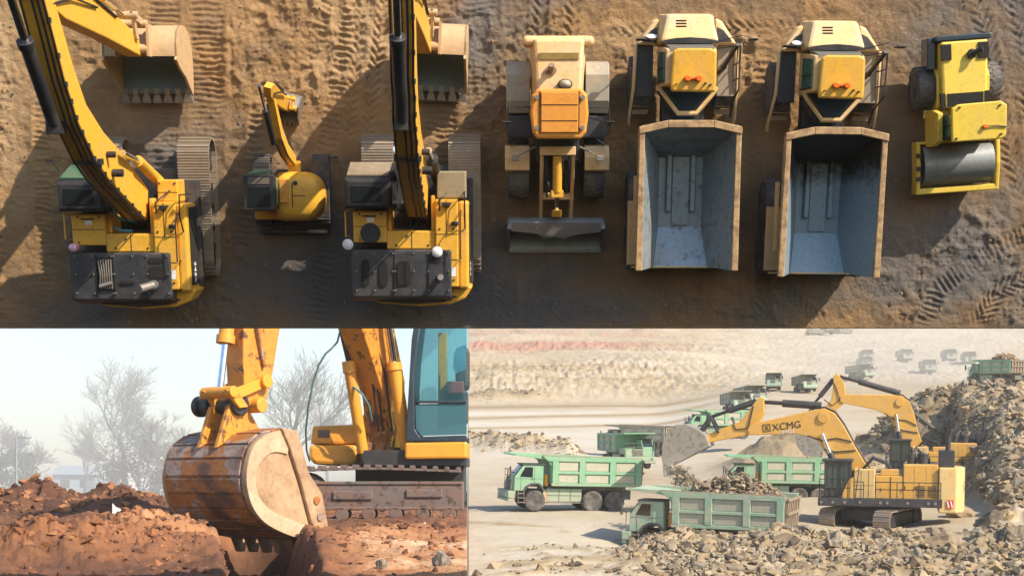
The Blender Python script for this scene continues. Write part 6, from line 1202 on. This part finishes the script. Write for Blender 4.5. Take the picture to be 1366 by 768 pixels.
# ---------------------------------------------------------------- mining excavators (x forward, y left)
def pit_excavator(label,loc,yaw,track_yaw,s,boom_rot,stick_rot,logo,bucket_curl=0):
    root=thing('mining_excavator',label,'excavator',M_RIGHT,(0,0,0),group='big yellow mining excavators')
    B=lambda mb,n,m,bev=.03,par=None,**k: mb.build(n,m,par or root,bevel=bev,**k)
    Rt=Matrix.Rotation(track_yaw-yaw,4,'Z')
    for sy in (1,-1):
        before=set(bpy.data.objects)
        t=belt('track',root,0,1.05,-2.2,2.2,.60,.66,.30,TRACK,grouser=.06,shoe_t=.05)
        t.matrix_local=Rt@Matrix.Translation((0,sy*1.75,0))@Matrix.Rotation(R(-90),4,'Z')
    mb=MB(); mb.M=Rt; mb.box(-1.6,1.6,-1.3,1.3,.6,1.25); mb.cyl((0,0,1.2),(0,0,1.6),1.35,n=28); B(mb,'undercarriage',BLK)
    mb=MB(); mb.box(-4.3,2.6,-1.65,1.65,1.55,1.85); B(mb,'deck',BLK2)
    mb=MB(); mb.box(-4.2,3.1,1.65,2.25,1.5,2.0); mb.box(1.0,3.1,2.25,2.5,1.55,2.0); sk=B(mb,'walkway',BLK2)
    mb=MB(); [mb.cyl((x,2.25 if x<1 else 2.5,1.75),(x,2.28 if x<1 else 2.53,1.75),.09,n=10) for x in (-3.8,-3.4,-2.2,-1.0,-.6,.6,1.5,2.2,2.9)]; B(mb,'step_lamp',STEEL,0,sk)
    def rail(pts,h=1.0):
        mb=MB()
        for a,b in zip(pts[:-1],pts[1:]):
            a=Vector(a); b=Vector(b); n=max(1,int((b-a).length/1.0))
            for k in range(n+1): p=a.lerp(b,k/n); mb.tube([p,p+Vector((0,0,h))],.028)
            for z in (h,h*.55): mb.tube([a+Vector((0,0,z)),b+Vector((0,0,z))],.028)
        return mb
    B(rail([(-4.1,2.2,2.0),(-.3,2.2,2.0)]),'handrail',BLK,0); B(rail([(.4,2.2,2.0),(1.0,2.2,2.0),(1.0,1.7,2.0)]),'handrail',BLK,0)
    B(rail([(1.2,2.46,2.0),(3.0,2.46,2.0),(3.05,1.4,2.0)],1.15),'handrail',BLK,0)
    # body: pale front, panels, engine housing, counterweight
    mb=MB(); mb.box(-.25,1.0,-1.5,1.6,1.86,3.75); B(mb,'front_housing',MYP,.05)
    mb=MB(); mb.box(-1.9,-.27,-1.5,1.58,1.86,3.35); B(mb,'mid_housing',MY,.05)
    mb=MB(); mb.box(-3.95,-1.92,-1.55,1.62,1.86,4.05); eh=B(mb,'engine_housing',MY,.05)
    mb=MB(); [mb.box(x,x+.02,1.622,1.635,1.95,3.9) for x in (-3.3,-2.6)]; mb.box(-3.93,-1.95,1.622,1.635,3.0,3.02); mb.box(-3.9,-2.0,-1.5,1.55,4.055,4.075); B(mb,'housing_seams',MYP,0,eh)
    mb=MB(); [mb.box(x,x+.5,1.622,1.64,z,z+.035) for x in (-3.85,-3.2) for z in [2.1+.09*k for k in range(8)]]; B(mb,'louvre',BLK,0,eh)
    mb=MB(); [mb.box(x,x+.05,1.635,1.68,2.55,2.75) for x in (-2.68,-2.05)]; [mb.box(-1.2,-1.16,1.582,1.6,1.95,3.3) for _ in (0,)]; mb.box(-.62,-.58,1.582,1.6,2.4,2.6); B(mb,'door_handle',BLK,0)
    mb=MB(); [mb.box(x,x+.02,1.602,1.615,1.95,3.65) for x in (.1,.55)]; mb.box(-.2,.95,1.602,1.612,2.75,2.77); B(mb,'front_seams',DUSTY,0)
    mb=MB(); [mb.tube([(.9,1.75,2.0),(.7,1.75,3.75),(.7,1.35,3.8)],.03)]; [mb.tube([(x,1.9,2.0),(x,1.9,1.2)],.03) for x in (.5,.85)]; [mb.tube([(.5,1.9,1.3+.25*k),(.85,1.9,1.3+.25*k)],.02) for k in range(3)]; B(mb,'ladder',BLK,0)
    mb=MB(); pl=[(-3.98,-1.75),(-5.0,-1.65),(-5.45,-1.1),(-5.55,0),(-5.45,1.1),(-5.0,1.72),(-3.98,1.80)]; mb.prism([(x,y,1.15) for x,y in pl],(0,0,2.75)); cw=B(mb,'counterweight',MYP,.08)
    if logo:
        lettering('maker_lettering','XCMG',.72,BLK,cw,(-5.52,.25,2.75),(.09,-1,0),(0,0,1),.01)
    mb=MB(); mb.hexa([(-4.85,1.79,1.45),(-4.45,1.80,1.45),(-4.45,1.815,1.45),(-4.85,1.805,1.45),(-4.85,1.79,1.95),(-4.45,1.80,1.95),(-4.45,1.815,1.95),(-4.85,1.805,1.95)]); st_=B(mb,'warning_sticker',plain('red_sticker',(.6,.03,.03),.5),0,cw)
    mb=MB(); [mb.hexa([(-4.83+k*.2,1.812,1.5),(-4.75+k*.2,1.812,1.5),(-4.75+k*.2,1.822,1.5),(-4.83+k*.2,1.822,1.5),(-4.73+k*.2,1.812,1.9),(-4.65+k*.2,1.812,1.9),(-4.65+k*.2,1.822,1.9),(-4.73+k*.2,1.822,1.9)]) for k in (0,1)]; B(mb,'sticker_stripe',WHT,0,st_)
    mb=MB(); mb.box(-4.9,-4.0,-1.0,1.2,3.92,4.9); mb.tube([(-4.5,.7,4.85),(-4.55,.7,5.7),(-4.7,.7,6.2)],[.16,.13,.15],12); B(mb,'exhaust_stack',BLK2,.03)
    mb=MB(); [mb.cyl((x,y,4.08),(x,y,4.7),.28,n=18) for x,y in ((-2.4,.6),(-3.1,.8),(-3.0,-.4))]; mb.tube([(-2.4,.6,4.6),(-2.7,.3,5.0),(-3.1,.2,4.6)],.12); mb.box(-3.5,-2.2,-.9,.2,4.08,4.4); B(mb,'engine_top',BLK2,.02,smooth=40)
    mb=MB(); [mb.cyl((-.6,y,3.4),(-1.5,y,3.4),.32,n=16) for y in (.5,-.5)]; [mb.tube([(.5,y,3.7),(-.1,y+.2,4.4),(-.9,y,4.1),(-1.3,y,3.5)],.10) for y in (-.3,.1,.6,1.0)]; B(mb,'hydraulic_hoses',BLK,0,smooth=50)
    mb=MB(); mb.box(-1.7,-.6,.9,1.5,3.36,3.75); B(mb,'pump_cover',MY,.04)
    # cab
    mb=MB(); mb.box(1.15,2.75,.75,2.2,1.9,2.6)
    for x,y in ((1.15,.75),(2.63,.75),(1.15,2.08),(2.63,2.08),(1.75,2.08)): mb.box(x,x+.12,y,y+.12,2.6,4.2)
    mb.box(1.05,2.9,.65,2.3,4.2,4.36); cab=B(mb,'cab',BLK2,.03)
    mb=MB(); mb.box(1.2,2.7,.8,2.15,2.61,4.19); B(mb,'cab_glazing',glass('pit_cab_glass',(.07,.10,.085),.06),0,cab)
    mb=MB(); [mb.box(2.1,2.9,2.21+.0,2.24,2.0+.0,2.1) for _ in (0,)]; [mb.tube([(1.3+.35*k,2.24,2.0),(1.3+.35*k,2.24,4.1)],.022) for k in range(5)]; B(mb,'cab_guard',BLK,0,cab)
    mb=MB(); mb.prism([(x,2.2,z) for x,z in ((1.0,1.95),(1.0,3.3),(1.3,3.1),(1.75,2.0))],(0,.03,0)); B(mb,'cab_side_panel',MY,.01)
    # boom
    foot=Vector((.75,0,3.2))
    def rot2(p,c,a): ca,sa=math.cos(a),math.sin(a); dx,dz=p[0]-c[0],p[1]-c[1]; return (c[0]+dx*ca-dz*sa,c[1]+dx*sa+dz*ca)
    fb=(foot.x,foot.z); bo=lambda x,z: rot2((x,z),fb,-boom_rot)
    tip0=(7.35,6.1); tip=bo(*tip0)
    def stp(x,z): 
        q=bo(x,z); return rot2(q,tip,-stick_rot)
    up=[(.05,3.55),(1.05,5.2),(1.7,6.4),(2.25,7.15),(2.9,7.45),(3.6,7.35),(7.3,6.50)]; lo=[(7.7,6.2),(7.55,5.75),(4.6,5.85),(3.75,5.65),(3.2,5.35),(2.6,4.4),(1.4,2.9),(.5,2.7)]
    mb=MB(); pts=[bo(*p) for p in up+lo]; mb.prism([(x,-.42,z) for x,z in pts],(0,.84,0)); bm=B(mb,'boom',MY,.05)
    mb=MB(); [mb.tube([(*bo(3.9,5.75)[:1],.43,bo(3.9,5.75)[1]),(bo(3.0,5.45)[0],.45,bo(3.0,5.45)[1]),(bo(2.1,5.6)[0],.45,bo(2.1,5.6)[1]),(bo(1.2,5.4)[0],.45,bo(1.2,5.4)[1])],.04),mb.tube([(bo(2.9,4.9)[0],.44,bo(2.9,4.9)[1]),(bo(2.2,4.75)[0],.45,bo(2.2,4.75)[1]),(bo(.95,4.85)[0],.45,bo(.95,4.85)[1])],.04)]; [mb.tube([(bo(*p)[0],y,bo(*p)[1]+.08) for p in up[:6]],.06) for y in (-.25,.05,.25)]; B(mb,'boom_hoses',BLK,0,bm,smooth=50)
    mb=MB(); mb.cyl((*bo(2.95,6.9)[:1],.40,bo(2.95,6.9)[1]),(bo(2.95,6.9)[0],.52,bo(2.95,6.9)[1]),.34,n=20); B(mb,'boom_boss',MY,.02,bm)
    if logo:
        xd=Vector((bo(3.9,6.6)[0]-bo(6.9,6.2)[0],0,bo(3.9,6.6)[1]-bo(6.9,6.2)[1])); c=bo(5.35,6.32)
        lettering('maker_lettering','XCMG',.62,BLK,bm,(c[0]-.15,.435,c[1]+.02),xd,(0,0,1),.006)
        q=bo(6.45,6.22); X=xd.normalized(); Zp=Vector((-X.z,0,X.x)) if X.x>0 else Vector((X.z,0,-X.x))
        mb=MB(); 
        def pl_(a,b,y): v=Vector((q[0],0,q[1]))+X*a+Zp*b; return (v.x,y,v.z)
        for r0,r1 in ((.24,.20),):
            for k in range(4):
                a=[(-1,-1),(1,-1),(1,1),(-1,1)]; p0,p1=a[k],a[(k+1)%4]; mb.prism([pl_(p0[0]*r0,p0[1]*r0,.425),pl_(p1[0]*r0,p1[1]*r0,.425),pl_(p1[0]*r1,p1[1]*r1,.425),pl_(p0[0]*r1,p0[1]*r1,.425)],(0,.015,0))
        for sg in (1,-1): mb.prism([pl_(-.14,.14*sg,.425),pl_(-.06,.14*sg,.425),pl_(.0,.05*sg,.425),pl_(.06,.14*sg,.425),pl_(.14,.14*sg,.425),pl_(.03,.0,.425),pl_(-.03,.0,.425)],(0,.015,0))
        B(mb,'maker_emblem',BLK,0,bm)
        c=bo(5.1,5.98); lettering('model_lettering','EW22',.30,WHT,bm,(c[0],.435,c[1]),xd,(0,0,1),.005)
    for sy in (1,-1):
        mb=MB(); a=(1.7,sy*.60,2.7); e=bo(3.0,5.9); m_=(a[0]+(e[0]-a[0])*.62,sy*.60,a[2]+(e[1]-a[2])*.62); mb.cyl(a,m_,.20,n=16); c_=B(mb,'boom_cylinder',BLK2,0,smooth=40)
        mb=MB(); mb.cyl(m_,(e[0],sy*.60,e[1]),.12,n=14); B(mb,'rod',CHR,0,c_,smooth=40)
    # stick
    sk_=[(6.65,8.15),(7.05,8.1),(7.75,7.1),(8.2,6.6),(10.55,5.65),(10.35,5.2),(8.6,5.55),(7.5,5.8),(7.1,6.1),(6.6,7.2)]
    mb=MB(); mb.prism([(x,-.34,z) for x,z in [stp(*p) for p in sk_]],(0,.68,0)); st=B(mb,'stick',MY,.05)
    a=bo(3.1,7.62); e=stp(6.65,7.85); m_=(a[0]+(e[0]-a[0])*.68,a[1]+(e[1]-a[1])*.68); mb=MB(); mb.cyl((a[0],0,a[1]),(m_[0],0,m_[1]),.24,n=18); ac=B(mb,'arm_cylinder',BLK2,0,smooth=40); mb=MB(); mb.cyl((m_[0],0,m_[1]),(e[0],0,e[1]),.13,n=14); B(mb,'rod',BLK,0,ac,smooth=40)
    a=stp(7.15,7.9); e=stp(10.0,6.9); m_=(a[0]+(e[0]-a[0])*.6,a[1]+(e[1]-a[1])*.6); mb=MB(); mb.cyl((a[0],0,a[1]),(m_[0],0,m_[1]),.20,n=16); bc=B(mb,'bucket_cylinder',BLK2,0,smooth=40); mb=MB(); mb.cyl((m_[0],0,m_[1]),(e[0],0,e[1]),.11,n=14); B(mb,'rod',BLK,0,bc,smooth=40)
    mb=MB(); [mb.tube([(stp(7.3,7.6)[0],y,stp(7.3,7.6)[1]),(stp(7.6,6.2)[0],y+.05,stp(7.6,6.2)[1]),(stp(8.4,6.1)[0],y,stp(8.4,6.1)[1]),(stp(8.7,6.9)[0],y,stp(8.7,6.9)[1])],.04) for y in (.36,-.36)]; B(mb,'stick_hoses',BLK,0,st,smooth=50)
    lk=[(9.95,6.95),(10.2,6.85),(10.75,6.0),(10.5,5.85)]; mb=MB()
    for y in (-.5,.34): mb.prism([(x,y,z) for x,z in [stp(*p) for p in lk]],(0,.14,0)); mb.prism([(x,y,z) for x,z in [stp(*p) for p in ((9.95,6.95),(10.15,7.0),(9.6,5.9),(9.4,5.9))]],(0,.14,0))
    B(mb,'bucket_link',BLK2,.02)
    # bucket
    pb=[(9.95,5.05),(10.2,5.75),(10.75,6.15),(11.5,6.45),(12.1,6.4),(12.6,6.0),(12.95,5.2),(13.0,4.3),(12.85,3.55)]
    cc=(11.4,5.0); pi=[(a+(cc[0]-a)*.05,b+(cc[1]-b)*.05) for a,b in pb]
    SB=lambda p: stp(*rot2(p,(10.4,5.5),bucket_curl))
    hw=1.3; mb=MB(); o_=[SB(p) for p in pb]; i_=[SB(p) for p in pi]
    mb.loft([[(x,-hw,z) for x,z in o_],[(x,hw,z) for x,z in o_],[(x,hw,z) for x,z in i_],[(x,-hw,z) for x,z in i_],[(x,-hw,z) for x,z in o_]],caps=False,close=False); bk=B(mb,'bucket',SHV,0,smooth=50)
    mb=MB(); [mb.prism([(x,y,z) for x,z in o_],(0,.08,0)) for y in (-hw-.02,hw-.06)]; B(mb,'side_plate',SHV,.02,bk)
    for k in range(5):
        y=-hw+.2+k*(2*hw-.4)/4; pts=[SB(p) for p in ((12.93,3.8),(12.75,3.72),(12.72,3.05),(12.86,3.08))]; mb=MB(); mb.prism([(x,y-.14,z) for x,z in pts],(0,.28,0)); B(mb,'tooth',SHV,.02,bk)
    root.matrix_world=M_RIGHT@Matrix.Translation(Vector(loc))@Matrix.Rotation(yaw,4,'Z')@Matrix.Scale(s,4)
    return root
l1=qp(1163,82.5); l1.z=(536-704)/F*82.5
pit_excavator('large yellow mining excavator with lettered boom, tipping rock into the green truck',l1,R(180-16),R(180+54),.97,0,0,True)
l2=qp(1233,108); l2.z=(536-656)/F*108
pit_excavator('second yellow mining excavator behind the lettered one, stick hanging down',l2,R(180-14),R(180+50),.97,R(-14),R(47),False,R(-30))

def dust(name,px,d,rx,ry,rz,dens):
    c=Q(px[0],px[1],d); me=bpy.data.meshes.new(name); bm=bmesh.new(); bmesh.ops.create_icosphere(bm,subdivisions=3,radius=1.0); bm.to_mesh(me); bm.free()
    m=bpy.data.materials.new(name); m.use_nodes=True; t=m.node_tree
    for n in list(t.nodes):
        if n.type!='OUTPUT_MATERIAL': t.nodes.remove(n)
    v=t.nodes.new('ShaderNodeVolumePrincipled'); v.inputs['Color'].default_value=(.97,.93,.84,1); v.inputs['Anisotropy'].default_value=-.2
    tc=N(t,'ShaderNodeTexCoord'); ln=N(t,'ShaderNodeVectorMath',operation='LENGTH'); t.links.new(tc.outputs['Object'],ln.inputs[0])
    mr=N(t,'ShaderNodeMapRange'); t.links.new(ln.outputs['Value'],mr.inputs[0]); mr.inputs[1].default_value=1.0; mr.inputs[2].default_value=.25; mr.inputs[3].default_value=0; mr.inputs[4].default_value=dens
    t.links.new(mr.outputs[0],v.inputs['Density']); t.links.new(v.outputs[0],t.nodes['Material Output'].inputs['Volume']); me.materials.append(m)
    o=bpy.data.objects.new(name,me); COL.objects.link(o); o.matrix_world=M_RIGHT@Matrix.Translation(c)@Matrix.Diagonal((rx,ry,rz,1)); o['kind']='stuff'
dust('dust_cloud',(1215,480),330,44,70,13,.009)
dust('dust_cloud',(918,640),76.5,2.6,2.6,1.9,.09)
# ------------------------------------------------------------------ light, sky, camera
w=bpy.data.worlds.new('World'); scene.world=w; w.use_nodes=True
nt=w.node_tree; bg=nt.nodes['Background']; sky=nt.nodes.new('ShaderNodeTexSky'); sky.sky_type='NISHITA'; sky.sun_disc=False
SUN_LOCAL=Vector((.60,.70,.33)).normalized()                     # towards the sun, in yard axes
_r=M_TOP.to_3x3(); SUN=(_r @ SUN_LOCAL).normalized()
el=math.asin(SUN.z); az=math.atan2(SUN.x,SUN.y)
sky.sun_elevation=el; sky.sun_rotation=az; sky.air_density=1.0; sky.dust_density=1.0; sky.ozone_density=1.8
nt.links.new(sky.outputs[0],bg.inputs[0]); bg.inputs[1].default_value=0.135
sl=bpy.data.lights.new('sun','SUN'); sl.energy=5.0; sl.angle=R(.5); sl.color=(1.0,.86,.68)
so=bpy.data.objects.new('sun',sl); COL.objects.link(so); so.rotation_euler=SUN.to_track_quat('Z','Y').to_euler(); so.location=(30,-60,80)
cam=bpy.data.cameras.new('camera'); co=bpy.data.objects.new('camera',cam); COL.objects.link(co); scene.camera=co
co.location=(0,0,0); co.rotation_euler=(R(90),0,0); cam.sensor_width=36; cam.lens=36*F/1366; cam.shift_y=(HY-384)/1366; cam.clip_end=6000; cam.clip_start=.5
vs=scene.view_settings; vs.view_transform='Standard'; vs.look='None'; vs.gamma=1; vs.use_curve_mapping=False; vs.exposure=0.62
scene.cycles.use_denoising=True
scene.cycles.max_bounces=6; scene.cycles.volume_bounces=0

# dusty air over the whole place
hz=MB(); hz.box(-480,520,-4,1060,-24,112); hm=bpy.data.materials.new('dusty_air'); hm.use_nodes=True; ht=hm.node_tree
for n in list(ht.nodes):
    if n.type!='OUTPUT_MATERIAL': ht.nodes.remove(n)
pv=ht.nodes.new('ShaderNodeVolumePrincipled'); pv.inputs['Color'].default_value=(.99,.97,.93,1); pv.inputs['Density'].default_value=.00032; pv.inputs['Anisotropy'].default_value=-.15
ht.links.new(pv.outputs[0],ht.nodes['Material Output'].inputs['Volume'])
ho=hz.build('haze',hm); ho['kind']='stuff'
